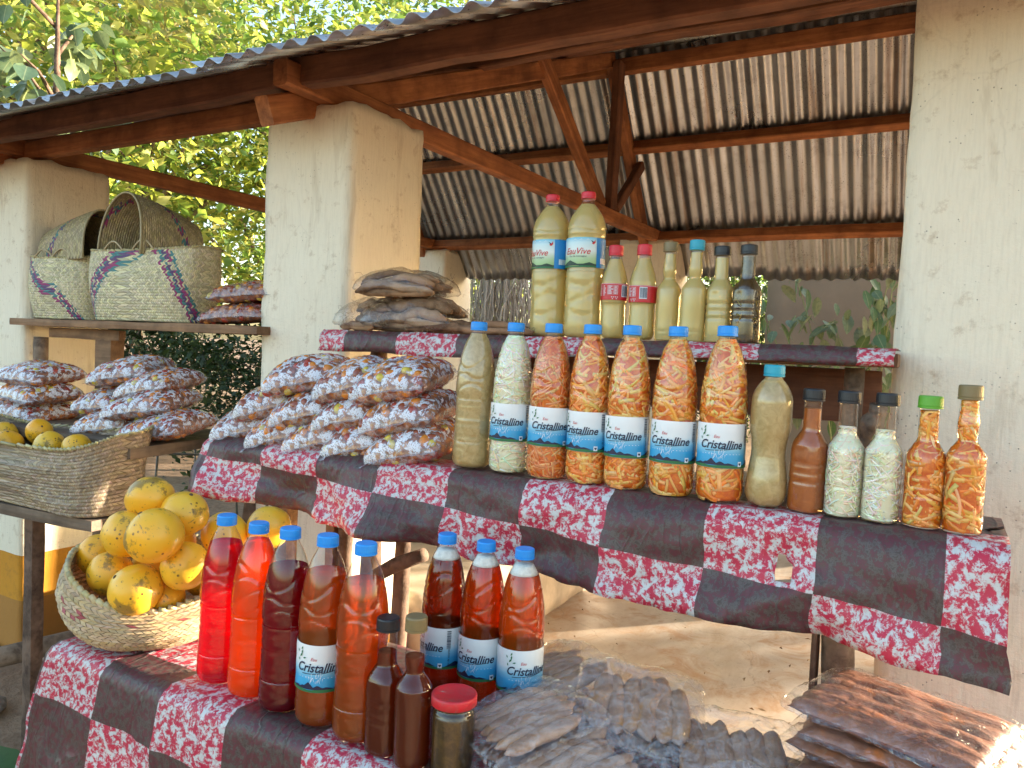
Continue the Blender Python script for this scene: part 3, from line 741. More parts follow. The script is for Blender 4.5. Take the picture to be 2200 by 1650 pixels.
def label_cristalline():
    r = 0.0424; B = band(r, 0.064, 0.142); B.materials.append(LAB_C)
    P = Print(r + 0.0009)
    xs = [(-0.130 + 0.26 * i / 90) for i in range(91)]
    P.strip(xs, [0.0645] * 91, [0.0695 + 0.0012 * math.sin(x * 130) for x in xs], 1)
    def mt(x):
        h = 0
        for c0, w_, hh in ((-0.012, 0.012, 0.012), (-0.022, 0.010, 0.006), (0.004, 0.013, 0.007), (0.018, 0.014, 0.004), (-0.034, 0.014, 0.004), (0.07, 0.02, 0.009), (-0.08, 0.02, 0.009)):
            h = max(h, hh * max(0, 1 - abs(x - c0) / w_))
        return h
    P.strip(xs, [0.0695] * 91, [0.0698 + mt(x) for x in xs], 0, 0.0001)
    P.text('Cristalline', 0.021, 0.004, 0.0985, 0, 0.30, 0.00036, 0.0002, 0.079)
    n = 16; ux = [-0.024 + 0.056 * i / n for i in range(n + 1)]
    P.strip(ux, [0.0945 + 9.0 * (x + 0.03) ** 2 * 0.15 - 0.0004 for x in ux], [0.0952 + 9.0 * (x + 0.03) ** 2 * 0.15 for x in ux], 0, 0.0002)
    P.text('Eau', 0.0075, -0.004, 0.117, 2, 0.3, 0.0, 0.0002)
    for (x, z, a, L) in ((-0.031, 0.120, 0.9, 0.009), (-0.027, 0.125, 1.4, 0.008), (-0.024, 0.119, 0.3, 0.007), (-0.034, 0.127, 2.0, 0.006), (-0.028, 0.132, 1.1, 0.007), (-0.033, 0.113, 1.7, 0.006)):
        c_, s_ = math.cos(a), math.sin(a)
        P.poly([(x, z), (x + c_ * L * .5 - s_ * L * .2, z + s_ * L * .5 + c_ * L * .2), (x + c_ * L, z + s_ * L), (x + c_ * L * .5 + s_ * L * .2, z + s_ * L * .5 - c_ * L * .2)], 1, 0.0002)
    rr = random.Random(3)
    for i in range(22):                                    # splash of water
        x = rr.uniform(-0.018, 0.012); z = rr.uniform(0.078, 0.088); a = rr.uniform(-0.6, 0.6); L = rr.uniform(0.004, 0.010)
        P.poly([(x, z), (x + math.sin(a) * L + 0.0006, z + L), (x + math.sin(a) * L - 0.0002, z + L)], 3, 0.0002)
    for i in range(12):
        x = -0.030 + i * 0.0062; P.rect(x, x + 0.002, 0.0885, 0.0893, 3, 0.0002)
    P.rect(0.037, 0.045, 0.067, 0.076, 3, 0.0002); P.poly([(0.041, 0.0685), (0.0438, 0.0722), (0.0424, 0.0742), (0.041, 0.0728), (0.0396, 0.0742), (0.0382, 0.0722)], 0, 0.0003)
    z = 0.104
    while z < 0.138:                                       # barcode on its side
        h = rr.choice((0.0006, 0.0010, 0.0016)); P.rect(0.052, 0.060, z, z + h, 0, 0.0002); z += h + rr.choice((0.0006, 0.0011))
    P.text('Eau de source', 0.006, 0.0585, 0.086, 0, 0, 0, 0.0002, vert=True)
    return B, P.b.build('label_print', INK, False)

def label_eau():
    r = 0.0474; B = band(r, 0.165, 0.236); B.materials.append(LAB_E)
    P = Print(r + 0.0009); n = 60
    xs = [0.040 + 0.06 * i / 20 for i in range(21)]
    P.strip(xs, [0.1652] * 21, [0.2358] * 21, 5)
    xs = [-0.10 + 0.14 * i / n for i in range(n + 1)]
    P.strip(xs, [0.1652] * (n + 1), [0.1690 + 0.0015 * math.sin(x * 90) for x in xs], 1)
    def mt(x): return max(0.013 * max(0, 1 - abs(x + 0.028) / 0.030), 0.008 * max(0, 1 - abs(x - 0.022) / 0.03), 0.004)
    P.strip(xs, [0.1690] * (n + 1), [0.1690 + mt(x) for x in xs], 4)
    P.text('EauVive', 0.0215, -0.010, 0.196, 2, 0.30, 0.0001, 0.0002, 0.066)
    P.text('Eau de montagne', 0.0058, -0.008, 0.1895, 0, 0.1, 0, 0.0002, 0.045)
    P.poly([(0.026, 0.222), (0.033, 0.227), (0.035, 0.231), (0.036, 0.224), (0.031, 0.219)], 2, 0.0002)
    P.poly([(0.029, 0.223), (0.024, 0.229), (0.031, 0.226)], 0, 0.0003)
    for x in (-0.02, -0.004, 0.012): P.poly([(x, 0.229), (x + 0.005, 0.232), (x + 0.010, 0.2295), (x + 0.005, 0.2308)], 3, 0.0002)
    rr = random.Random(5)
    for i in range(12): P.rect(0.052 + 0.0022 * i, 0.053 + 0.0022 * i + rr.choice((0, 0.0008)), 0.175, 0.188, 3, 0.0002)
    return B, P.b.build('label_print', INK, False)

def label_red():
    r = 0.0326; B = band(r, 0.088, 0.127); B.materials.append(LAB_R); P = Print(r + 0.0009); rr = random.Random(9)
    P.rect(-0.09, 0.09, 0.1252, 0.1258, 3)
    def table(x0):
        P.rect(x0, x0 + 0.0006, 0.101, 0.122, 3); P.rect(x0 + 0.024, x0 + 0.0246, 0.101, 0.122, 3); P.rect(x0 + 0.015, x0 + 0.0154, 0.101, 0.118, 3)
        for k in range(7): P.rect(x0, x0 + 0.0246, 0.101 + k * 0.0034, 0.1014 + k * 0.0034, 3)
        for k in range(6):
            P.rect(x0 + 0.002, x0 + 0.002 + rr.uniform(0.006, 0.012), 0.1022 + k * 0.0034, 0.1033 + k * 0.0034, 3); P.rect(x0 + 0.0165, x0 + 0.022, 0.1022 + k * 0.0034, 0.1033 + k * 0.0034, 3)
    for x0 in (-0.022, 0.075): table(x0)
    P.rect(0.012, 0.030, 0.096, 0.123, 3)
    x = 0.0135
    while x < 0.0285:
        d = rr.choice((0.0005, 0.0009, 0.0013)); P.rect(x, x + d, 0.098, 0.1215, 0, 0.0002); x += d + rr.choice((0.0005, 0.0009))
    for x0 in (-0.009, 0.000):                             # recycling marks
        for k in range(3):
            a = k * 2.094 + 0.5; cx, cz = x0 + 0.0026 * math.cos(a), 0.0935 + 0.0026 * math.sin(a)
            P.poly([(cx + 0.0017 * math.cos(a + t), cz + 0.0017 * math.sin(a + t)) for t in (0, 2.1, 4.2)], 3, 0.0002)
    for k in range(9):
        for j in range(3): P.rect(-0.055 + j * 0.010, -0.055 + j * 0.010 + rr.uniform(0.004, 0.009), 0.098 + k * 0.0028, 0.0990 + k * 0.0028, 3)
    return B, P.b.build('label_print', INK, False)
LABELS = dict(cris=label_cristalline(), eau=label_eau(), red=label_red())

P = Print(0.0293); rs = random.Random(2); z = 0.030
while z < 0.098:
    h = rs.choice((0.0012, 0.002, 0.003)); P.rect(0.0330, 0.0330 + rs.uniform(0.003, 0.0055), z, z + h, 0); z += h + rs.choice((0.0008, 0.0014))
SIDE = P.b.build('side_print', INK, False)

# --- shredded pickle inside a bottle
STRIP = m_tinted('pickle_strips', 0.22, 0.5, 0.0, 0.1, 90)
def strips_mesh(kind, n, wid, length, cols, seed, top):
    rr = random.Random(seed); p = bottle_profile(kind); S = SHAPES[kind]
    if S['neck'] > p[-1][1]: p.append((p[-1][0], S['h'] - 0.01))
    b = MB()
    for k in range(n):
        z = rr.uniform(0.006, top); a = rr.uniform(0, 2 * math.pi); L = length * rr.uniform(0.4, 1.25); th = rr.gauss(0, 0.75); curl = rr.uniform(-1.0, 1.0) * 18
        w_ = wid * rr.uniform(0.6, 1.3); depth = rr.uniform(0.0012, 0.0024); c = rr.choice(cols); c = tuple(x * rr.uniform(0.8, 1.15) for x in c)
        m = 6; pts = []
        ang, zz = a, z
        for i in range(m + 1):
            r = max(0.004, interp(p, min(max(zz, 0.004), top)) - depth - 0.0006 * math.sin(i * 1.3 + k))
            pts.append((ang, zz, r, th))
            st = L / m; ang += st * math.cos(th) / max(r, 0.008); zz += st * math.sin(th); zz = min(max(zz, 0.004), top); th += curl * st
        v = []
        for (an, z_, r, t) in pts:
            da, dz = -math.sin(t) * w_ / 2 / max(r, 0.008), math.cos(t) * w_ / 2
            for sg, dr in ((1, 0), (-1, 0), (-1, -0.0016), (1, -0.0016)):
                A = an + da * sg; Rr = max(0.002, r + dr); v.append((Rr * math.cos(A), Rr * math.sin(A), z_ + dz * sg))
        f = []
        for i in range(m):
            o = i * 4
            for q in range(4): f.append((o + q, o + (q + 1) % 4, o + 4 + (q + 1) % 4, o + 4 + q))
        f += [(3, 2, 1, 0), (m * 4, m * 4 + 1, m * 4 + 2, m * 4 + 3)]
        b.add(v, f, 0, c)
    return b.build('shredded_pickle', [STRIP])

def m_core(name, a, b_):
    g = G(name); nz = g.noise(g.co(), 70, 5, 0.6, 1.0); c = g.ramp(nz, [(0.35, a), (0.65, b_)])
    return g.done(g.mixs(0.08, g.bsdf(c, 0.3, 0, g.bump(nz, 0.3, 0.003)), g.n('BsdfTranslucent', {'Color': c})))
CORE = dict(orange=m_core('chilli_brine', (0.62, 0.075, 0.004), (0.82, 0.20, 0.010)), white=m_core('pale_brine', (0.78, 0.73, 0.48), (0.88, 0.83, 0.62)))
OC = [(0.98, 0.46, 0.10), (0.96, 0.36, 0.045), (0.98, 0.57, 0.20), (0.94, 0.27, 0.025), (0.98, 0.52, 0.14)]
OC3 = [(0.84, 0.31, 0.08), (0.80, 0.26, 0.06), (0.90, 0.41, 0.15)]
WC = [(0.92, 0.87, 0.66), (0.95, 0.92, 0.78), (0.88, 0.82, 0.55)]
PASTE = dict(beige=m_core('tamarind_paste', (0.44, 0.30, 0.11), (0.58, 0.42, 0.19)), brown=m_core('chilli_sauce', (0.34, 0.075, 0.010), (0.43, 0.11, 0.015)), dark=m_core('dark_pickle', (0.035, 0.018, 0.006), (0.10, 0.055, 0.012)))
def m_lemon():
    return m_liquid('lemon_juice', (0.86, 0.72, 0.32), 0.82, (0.80, 0.65, 0.26), 0.34)
LIQ = dict(lemon=m_lemon(), red=m_liquid('red_syrup', (0.90, 0.012, 0.065), 0.42, (0.66, 0.006, 0.035)), orange=m_liquid('orange_syrup', (0.99, 0.22, 0.006), 0.52, (0.97, 0.13, 0.003)),
           wine=m_liquid('dark_red_syrup', (0.50, 0.006, 0.030), 0.40, (0.32, 0.004, 0.016)), tea=m_liquid('amber_honey', (0.84, 0.24, 0.028), 0.40, (0.72, 0.16, 0.016)), tea2=m_liquid('brown_honey', (0.76, 0.15, 0.014), 0.40, (0.50, 0.085, 0.009)),
           dark=m_liquid('dark_honey', (0.46, 0.085, 0.022), 0.42, (0.30, 0.05, 0.012)))
FOAM = m_plain('foam', (0.74, 0.70, 0.62), 0.8, 0.15, 120, 0.6)

def strips_cached(key, *a):
    if key not in _mc: _mc[key] = strips_mesh(*a)
    return _mc[key]

def bottle(kind, loc, label, group, cap, filling, level=None, lab=None, turn=0.0, seed=0, tilt=(0, 0), scale=1.0, foam=False):
    S = SHAPES[kind]; d = CAM - Vector(loc); rz = math.atan2(d.y, d.x) + math.pi / 2 + R(turn)
    t = thing('bottle', loc, label, 'bottle', group, rz)
    t.matrix_basis = Matrix.Translation(loc) @ Matrix.Rotation(R(tilt[0]), 4, 'X') @ Matrix.Rotation(R(tilt[1]), 4, 'Y') @ Matrix.Rotation(rz, 4, 'Z') @ Matrix.Scale(scale, 4)
    ribs = lab is None
    put('bottle_body', shell_mesh(kind, ribs), t)
    put('cap', cap_mesh(kind, cap), t)
    level = level or S['h'] - 0.03
    kindf, name = filling
    if kindf == 'liq':
        put('liquid', fill_mesh(kind, ribs, level, LIQ[name], name), t)
        if foam:
            p = bottle_profile(kind); b = MB(); q = [(max(0.001, interp(p, z) - 0.0012), z) for z in (level + 0.0008, level + 0.006, level + 0.014, level + 0.017)] + [(0.001, level + 0.018)]
            v, f = lathe(q, 32); b.add(v, f); put('foam', b.build('foam'), t, FOAM)
    elif kindf == 'paste':
        put('filling', fill_mesh(kind, ribs, level, PASTE[name], name), t)
        if name == 'dark':
            put('shredded_pickle', strips_cached(('dk', kind), kind, 150, 0.003, 0.03, [(0.16, 0.10, 0.02), (0.06, 0.03, 0.01), (0.24, 0.15, 0.03)], 31, S['h'] - 0.04), t, kind='stuff')
    else:
        core = 'white' if name == 'white' else 'orange'
        key = ('core', kind, core)
        if key not in _mc:
            p = [(max(0.001, r - 0.0027), z + 0.002) for r, z in bottle_profile(kind)]; p = [x for x in p if x[1] < level - 0.003]; p.append((0.001, level - 0.002))
            v, f = lathe(p, 32, bottle_mod(kind, False)); _mc[key] = mesh('brine', v, f); _mc[key].materials.append(CORE[core])
        put('brine', _mc[key], t)
        small = kind in ('sauce', 'slim')
        cols = {'white': WC, 'orange': OC, 'fine': OC3}[name]
        wd = {'white': 0.0026, 'orange': 0.0062, 'fine': 0.0044}[name] * (0.9 if small else 1); ln = {'white': 0.050, 'orange': 0.056, 'fine': 0.042}[name]
        cnt = int({'white': 750, 'orange': 420, 'fine': 520}[name] * (0.45 if small else 1))
        put('shredded_pickle', strips_cached(('st', kind, name, seed), kind, cnt, wd, ln, cols, seed + 11, level), t, kind='stuff')
    if kind == 'slim' and filling[0] == 'liq' and name == 'lemon':
        put('side_print', SIDE, t)
    if lab:
        B, Pm = LABELS[lab]; lo = put('label', B, t, local=Matrix.Translation((0, 0, 0.003 * math.sin(loc[0] * 61))) @ Matrix.Rotation(0.010 * math.sin(loc[0] * 97), 4, 'Y')); put('label_print', Pm, lo)
    return t

GU, GM, GL = 'bottles on the upper shelf', 'bottles on the middle shelf', 'bottles on the low front table'
zu, zm, zl = ZU + 0.0065, ZM + 0.0065, ZL + 0.0065
bottle('eau', (-0.880, 1.72, zu), 'large lemon juice bottle with blue lake label next to the dried root bags', GU, 'red', ('liq', 'lemon'), 0.322, 'eau', -38, tilt=(0, -0.5))
bottle('eau', (-0.784, 1.715, zu), 'large lemon juice bottle with blue lake label beside the red labelled bottles', GU, 'red', ('liq', 'lemon'), 0.322, 'eau', -14)
bottle('cola', (-0.703, 1.71, zu), 'small lemon juice bottle with red label touching the large lemon bottle', GU, 'red', ('liq', 'lemon'), 0.188, 'red', 8)
bottle('cola', (-0.632, 1.71, zu), 'small lemon juice bottle with red label and barcode turned to the front', GU, 'red', ('liq', 'lemon'), 0.188, 'red', -35)
bottle('slim', (-0.571, 1.715, zu), 'slim long-necked lemon juice bottle with tan cap', GU, 'tan', ('liq', 'lemon'), 0.198)
bottle('slim', (-0.509, 1.70, zu), 'slim long-necked lemon juice bottle with turquoise cap', GU, 'teal', ('liq', 'lemon'), 0.198, tilt=(0, 1))
bottle('sauce', (-0.451, 1.71, zu), 'squarish lemon juice bottle with black cap on the upper shelf', GU, 'black', ('liq', 'lemon'), 0.186, turn=20)
bottle('sauce', (-0.391, 1.70, zu), 'dark brown pickle bottle with black cap at the end of the upper row', GU, 'black', ('paste', 'dark'), 0.186, turn=10)

bottle('wave', (-0.892, 1.405, zm), 'ribbed unlabelled bottle of beige tamarind paste with blue cap', GM, 'blue', ('paste', 'beige'), 0.288, tilt=(0, 1.2))
bottle('wave', (-0.799, 1.405, zm), 'large labelled bottle of pale shredded pickle with blue cap', GM, 'blue', ('pickle', 'white'), 0.285, 'cris', -22, seed=1, tilt=(0, 1))
bottle('wave', (-0.706, 1.400, zm), 'large labelled bottle of finely shredded pinkish orange pickle, blue cap', GM, 'blue', ('pickle', 'fine'), 0.285, 'cris', -6, seed=2, tilt=(0, 0.6))
bottle('wave', (-0.619, 1.405, zm), 'orange pickle bottle with blue cap beside the finely shredded pinkish one', GM, 'blue', ('pickle', 'orange'), 0.287, 'cris', -33, seed=3)
bottle('wave', (-0.534, 1.400, zm), 'orange pickle bottle with blue cap, third from the beige waisted bottle', GM, 'blue', ('pickle', 'orange'), 0.287, 'cris', -20, seed=4)
bottle('wave', (-0.443, 1.400, zm), 'orange pickle bottle with blue cap, second from the beige waisted bottle', GM, 'blue', ('pickle', 'orange'), 0.287, 'cris', -18, seed=5)
bottle('wave', (-0.352, 1.400, zm), 'orange pickle bottle with blue cap touching the beige waisted bottle', GM, 'blue', ('pickle', 'orange'), 0.287, 'cris', -6, seed=6, scale=1.01)
bottle('waist', (-0.271, 1.405, zm), 'waisted bottle of beige tamarind paste with turquoise cap', GM, 'teal', ('paste', 'beige'), 0.228, tilt=(0, 0.8))
bottle('sauce', (-0.204, 1.41, zm), 'small bottle of smooth brown chilli sauce with black cap', GM, 'black', ('paste', 'brown'), 0.178, turn=12, tilt=(0, 1))
bottle('sauce', (-0.146, 1.41, zm), 'small pale shredded pickle bottle with black cap beside the chilli sauce', GM, 'black', ('pickle', 'white'), 0.150, turn=-8, seed=7, tilt=(0, 0.6))
bottle('sauce', (-0.088, 1.41, zm), 'small pale shredded pickle bottle with black cap beside the green capped one', GM, 'black', ('pickle', 'white'), 0.150, turn=22, seed=8, tilt=(0, 0.8))
bottle('sauce', (-0.026, 1.41, zm), 'small orange pickle bottle with green cap', GM, 'green', ('pickle', 'orange'), 0.186, turn=4, seed=9, tilt=(0, 0.8))
bottle('slim', (0.031, 1.405, zm), 'tall slim orange pickle bottle with tan cap at the shelf end', GM, 'tan', ('pickle', 'orange'), 0.200, turn=0, seed=10, scale=1.03)

bottle('wave', (-1.215, 1.022, zl), 'bright red syrup bottle with blue cap touching the fruit basket', GL, 'blue', ('liq', 'red'), 0.262, turn=20, scale=1.04, tilt=(0, 1.6))
bottle('wave', (-1.121, 1.016, zl), 'bright orange syrup bottle with blue cap', GL, 'blue', ('liq', 'orange'), 0.282, turn=60, scale=1.04, tilt=(0, 1.8))
bottle('wave', (-1.030, 1.010, zl), 'dark crimson syrup bottle with blue cap', GL, 'blue', ('liq', 'wine'), 0.247, turn=0, scale=1.055, tilt=(0, 1.2))
bottle('wave', (-0.938, 1.010, zl), 'amber honey bottle with blue label and cap between crimson and unlabelled bottles', GL, 'blue', ('liq', 'tea'), 0.252, 'cris', -14, scale=1.06, tilt=(0, 1.0))
bottle('wave', (-0.845, 1.005, zl), 'ribbed amber honey bottle without label, blue cap', GL, 'blue', ('liq', 'tea'), 0.252, turn=30, scale=1.065, tilt=(0, 0.6))
bottle('sauce', (-0.778, 0.992, zl), 'small dark honey bottle with black cap', GL, 'black', ('liq', 'dark'), 0.158, turn=10, scale=1.05)
bottle('slim', (-0.716, 0.985, zl), 'slim dark honey bottle with tan cap', GL, 'tan', ('liq', 'dark'), 0.165, scale=1.06)
bottle('wave', (-0.822, 1.215, zl), 'dark brown honey bottle with foam and label behind the small black cap', GL, 'blue', ('liq', 'dark'), 0.266, 'cris', -58, foam=True, tilt=(0, 0.8))
bottle('wave', (-0.733, 1.215, zl), 'reddish brown foamy honey bottle with blue cap standing behind the red lidded jar', GL, 'blue', ('liq', 'tea2'), 0.268, 'cris', -24, foam=True, tilt=(0, 0.6))
bottle('wave', (-0.648, 1.215, zl), 'amber foamy honey bottle with blue cap half hidden by banana packs', GL, 'blue', ('liq', 'tea'), 0.266, 'cris', 14, foam=True)

jar = thing('jar', (-0.648, 1.000, zl), 'glass jar of dark preserve with a worn red lid', 'jar')
p = [tuple(q) for q in crom([(0.030, 0), (0.0345, 0.004), (0.0350, 0.02), (0.0350, 0.085), (0.0335, 0.098), (0.0300, 0.106), (0.0300, 0.118)], 40)]
v, f = lathe(p, 48); put('jar_body', mesh('jar_body', v, f), jar, CLEAR)
q = [(r - 0.0018, z + 0.002) for r, z in p if z < 0.094]; q.append((0.001, 0.0955)); v, f = lathe(q, 40, lambda r, z, a: r * (1 - 0.02 * (1 + fbm((math.cos(a) * 2, math.sin(a) * 2, z * 60))))); put('preserve', mesh('preserve', v, f), jar, PASTE['dark'])
v, f = lathe([(0.0335, 0.110), (0.0362, 0.1105), (0.0362, 0.1235), (0.0352, 0.1255), (0.0320, 0.126), (0.0305, 0.1248), (0.0012, 0.1248)], 60)
g = G('worn_red_lid'); nz = g.noise(g.co(), 60, 6, 0.7); c = g.ramp(nz, [(0.45, (0.60, 0.02, 0.03)), (0.62, (0.50, 0.05, 0.05)), (0.70, (0.45, 0.30, 0.28))])
put('lid', mesh('lid', v, f), jar, g.done(g.bsdf(c, 0.45, 0, g.bump(nz, 0.2, 0.003))))

# ------------------------------------------------------------------ bags of fruit
def pillow(w_, d, h, seed, n=30, low=0.8, sag=0.12, wr=1.0, bump_=0.22):
    def surf(u, v, side):
        x = u * w_ / 2 * (1 - 0.05 * (1 - v * v) - 0.10 * v ** 8); y = v * d / 2 * (1 - 0.03 * (1 - u * u) - 0.10 * u ** 8)
        e = max(0.0, (1 - u * u) * (1 - v * v))
        t = h / 2 * e ** 0.36 * (1 + bump_ * fbm((x * 13, y * 13, seed + side)))
        t += wr * 0.0022 * fbm((x * 60, y * 60, seed + side * 3)) * min(1, e * 6)
        cr = wr * 0.006 * fbm((x * 22, y * 22, seed + 9)) * (1 - e)
        z = (t if side == 0 else -t * low) + cr - sag * h * (u * u + v * v) * 0.5
        return (x, y, z)
    vs_, fs = [], []
    for side in (0, 1):
        o = len(vs_)
        for j in range(n + 1):
            for i in range(n + 1): vs_.append(surf(-1 + 2 * i / n, -1 + 2 * j / n, side))
        for j in range(n):
            for i in range(n):
                a = o + j * (n + 1) + i; q = (a, a + 1, a + n + 2, a + n + 1); fs.append(q if side == 0 else q[::-1])
    return vs_, fs, surf

def m_fogbag(name, fog, low, high):
    """thin plastic, fogged in patches with droplets, clear where fruit presses on it"""
    g = G(name); co = g.co(); n1 = g.noise(co, 62, 4, 0.6, 0.6)
    vr = g.n('TexVoronoi', {'Vector': co, 'Scale': 260.0}); drops = g.ramp(vr.outputs['Distance'], [(0.20, (0, 0, 0)), (0.40, (1, 1, 1))])
    z = g.n('SeparateXYZ', {0: co}).outputs[2]
    top = g.n('MapRange', {0: g.math('ADD', z, g.math('MULTIPLY', g.math('SUBTRACT', n1, 0.5), 0.06)), 1: -0.025, 2: 0.02, 3: 0.20, 4: 1.0})
    fg = g.math('MULTIPLY', g.math('MULTIPLY', g.ramp(n1, [(0.46, (low,) * 3), (0.54, (high,) * 3)]), top), drops)
    cr = g.noise(g.n('Mapping', {'Vector': co, 'Rotation': (0.3, 0.2, 0.6), 'Scale': (1, 0.35, 1)}), 30, 3, 0.5, 1.2)
    h = g.ramp(g.math('ABSOLUTE', g.math('SUBTRACT', cr, 0.5)), [(0.0, (1, 1, 1)), (0.12, (0, 0, 0))])
    nm = g.bump(h, 0.22, 0.005)
    gl = g.n('BsdfAnisotropic', {'Color': (1, 1, 1), 'Roughness': 0.10, 'Normal': nm})
    sh = g.mixs(fg, g.n('BsdfTransparent', {'Color': (0.99, 0.98, 0.97)}), g.n('BsdfDiffuse', {'Color': fog}))
    return g.done(g.mixs(g.schlick(0.06), sh, gl))
FOG = m_fogbag('fogged_bag', (0.78, 0.78, 0.82), 0.06, 0.84); FOGB = m_fogbag('brown_bag', (0.60, 0.52, 0.50), 0.08, 0.40)
def m_mush():
    g = G('fruit_pulp'); nz = g.noise(g.co(), 60, 4, 0.6); c = g.ramp(nz, [(0.35, (0.12, 0.035, 0.016)), (0.52, (0.30, 0.085, 0.022)), (0.66, (0.52, 0.20, 0.03))])
    return g.done(g.bsdf(c, 0.5, 0, g.bump(nz, 0.5, 0.006)))
PULP = m_mush()
EARS = m_clear('bag_edge', (0.9, 0.9, 0.88), 0.15, 0.8, 0.18, 0.06)
def m_fruit(name, c): return m_plain(name, c, 0.22, 0.25, 120, 0.1, 0, 0.6)
FR = [m_fruit('brown_jujube', (0.26, 0.060, 0.022)), m_fruit('orange_jujube', (0.62, 0.20, 0.022)), m_fruit('yellow_jujube', (0.62, 0.46, 0.05)), m_fruit('red_jujube', (0.36, 0.050, 0.026))]
def ellip(rx, ry, rz, nu=10, nv=7):
    v = []; f = []
    for j in range(nv + 1):
        t = math.pi * j / nv
        for i in range(nu):
            a = 2 * math.pi * i / nu; v.append((rx * math.sin(t) * math.cos(a), ry * math.sin(t) * math.sin(a), rz * math.cos(t)))
    for j in range(nv):
        for i in range(nu): f.append((j * nu + i, (j + 1) * nu + i, (j + 1) * nu + (i + 1) % nu, j * nu + (i + 1) % nu))
    return v, f
JS = 0.0140
JM = []
for k in range(4):
    v, f = ellip(0.0150, 0.0120, 0.0100); m = mesh('jujube', v, f); m.materials.append(FR[k]); JM.append(m)

def fruit_bag(loc, size, rot, label, group, seed, nfr=24, single=True, film=None):
    t = thing('fruit_bag', loc, label, 'bag', group)
    t.matrix_basis = Matrix.Translation(loc) @ Matrix.Rotation(R(rot[2]), 4, 'Z') @ Matrix.Rotation(R(rot[1]), 4, 'Y') @ Matrix.Rotation(R(rot[0]), 4, 'X')
    w_, d, h = size; v, f, surf = pillow(w_, d, h, seed, 32, 0.8, 0.12, 0.5, 0.13)
    put('bag', mesh('bag', v, f), t, film or FOG)
    put('pulp', mesh('pulp', [(x * 0.94, y * 0.94, z * 0.90 - 0.001) for x, y, z in v], f), t, PULP)
    # clear sealed edge along the mouth of the bag
    n = 24
    for sgn in (-1, 1):
        b = MB(); vv = []
        for i in range(n + 1):
            u = -1 + 2 * i / n; p = Vector(surf(u, sgn, 0))
            for k in range(3): vv.append(p + Vector((u * 0.003 * k, sgn * 0.006 * k, 0.003 * k * fbm((u * 5, k, seed + sgn)) - 0.001 * k)))
        b.add(vv, [(3 * i + k, 3 * i + 3 + k, 3 * i + 4 + k, 3 * i + 1 + k) for i in range(n) for k in range(2)])
        put('bag_edge', b.build('bag_edge'), t, EARS)
    rr = random.Random(seed); J = MB(); pts = []
    tries = 0
    while len(pts) < nfr and tries < 2000:
        tries += 1
        u = rr.uniform(-0.86, 0.86); vv = -0.9 + 1.65 * rr.random() ** 1.25; side = 1 if rr.random() < 0.22 else 0
        p = Vector(surf(u, vv, side)); 
        if any((p - q).length < (0.0215 if single else 0.018) for q in pts): continue
        pts.append(p); e = 0.02
        a = Vector(surf(u + e, vv, side)) - Vector(surf(u - e, vv, side)); c = Vector(surf(u, vv + e, side)) - Vector(surf(u, vv - e, side))
        nr = a.cross(c).normalized() * (1 if side == 0 else -1)
        sc_ = rr.uniform(0.75, 1.15); k = rr.choices((0, 1, 2, 3), (5, 5, 1.3, 3))[0]
        M_ = Matrix.Translation(p - nr * (0.0095 * sc_ - rr.uniform(0.0008, 0.0024))) @ nr.to_track_quat('Z', 'Y').to_matrix().to_4x4() @ Matrix.Rotation(rr.uniform(0, 3.1), 4, 'Z') @ Matrix.Scale(sc_, 4)
        if single: put('jujube', JM[k], t, local=M_)
        else:
            e2, f2 = ellip(0.0150, 0.0120, 0.0100, 8, 5); J.add([tuple(M_ @ Vector(x)) for x in e2], f2, k)
    ev, ef = ellip(0.0150, 0.0120, 0.0100, 8, 5); q2 = list(pts); tries = 0
    while len(q2) - len(pts) < 95 and tries < 900:         # the fruit packed below the film
        tries += 1
        u = rr.uniform(-0.9, 0.9); vv = rr.uniform(-0.92, 0.85); side = 1 if rr.random() < 0.30 else 0
        p = Vector(surf(u, vv, side))
        if any((p - q).length < 0.015 for q in q2): continue
        q2.append(p); e = 0.02
        a = Vector(surf(u + e, vv, side)) - Vector(surf(u - e, vv, side)); c = Vector(surf(u, vv + e, side)) - Vector(surf(u, vv - e, side))
        nr = a.cross(c).normalized() * (1 if side == 0 else -1); s_ = rr.uniform(0.7, 1.1)
        M_ = Matrix.Translation(p - nr * (0.0100 * s_ - rr.uniform(-0.0005, 0.0020))) @ nr.to_track_quat('Z', 'Y').to_matrix().to_4x4() @ Matrix.Rotation(rr.uniform(0, 3.1), 4, 'Z') @ Matrix.Scale(s_, 4)
        J.add([tuple(M_ @ Vector(x)) for x in ev], ef, rr.choices((0, 1, 2, 3), (4, 5, 1.5, 4))[0])
    put('packed_fruit', J.build('packed_fruit', FR), t, kind='stuff')
    return t

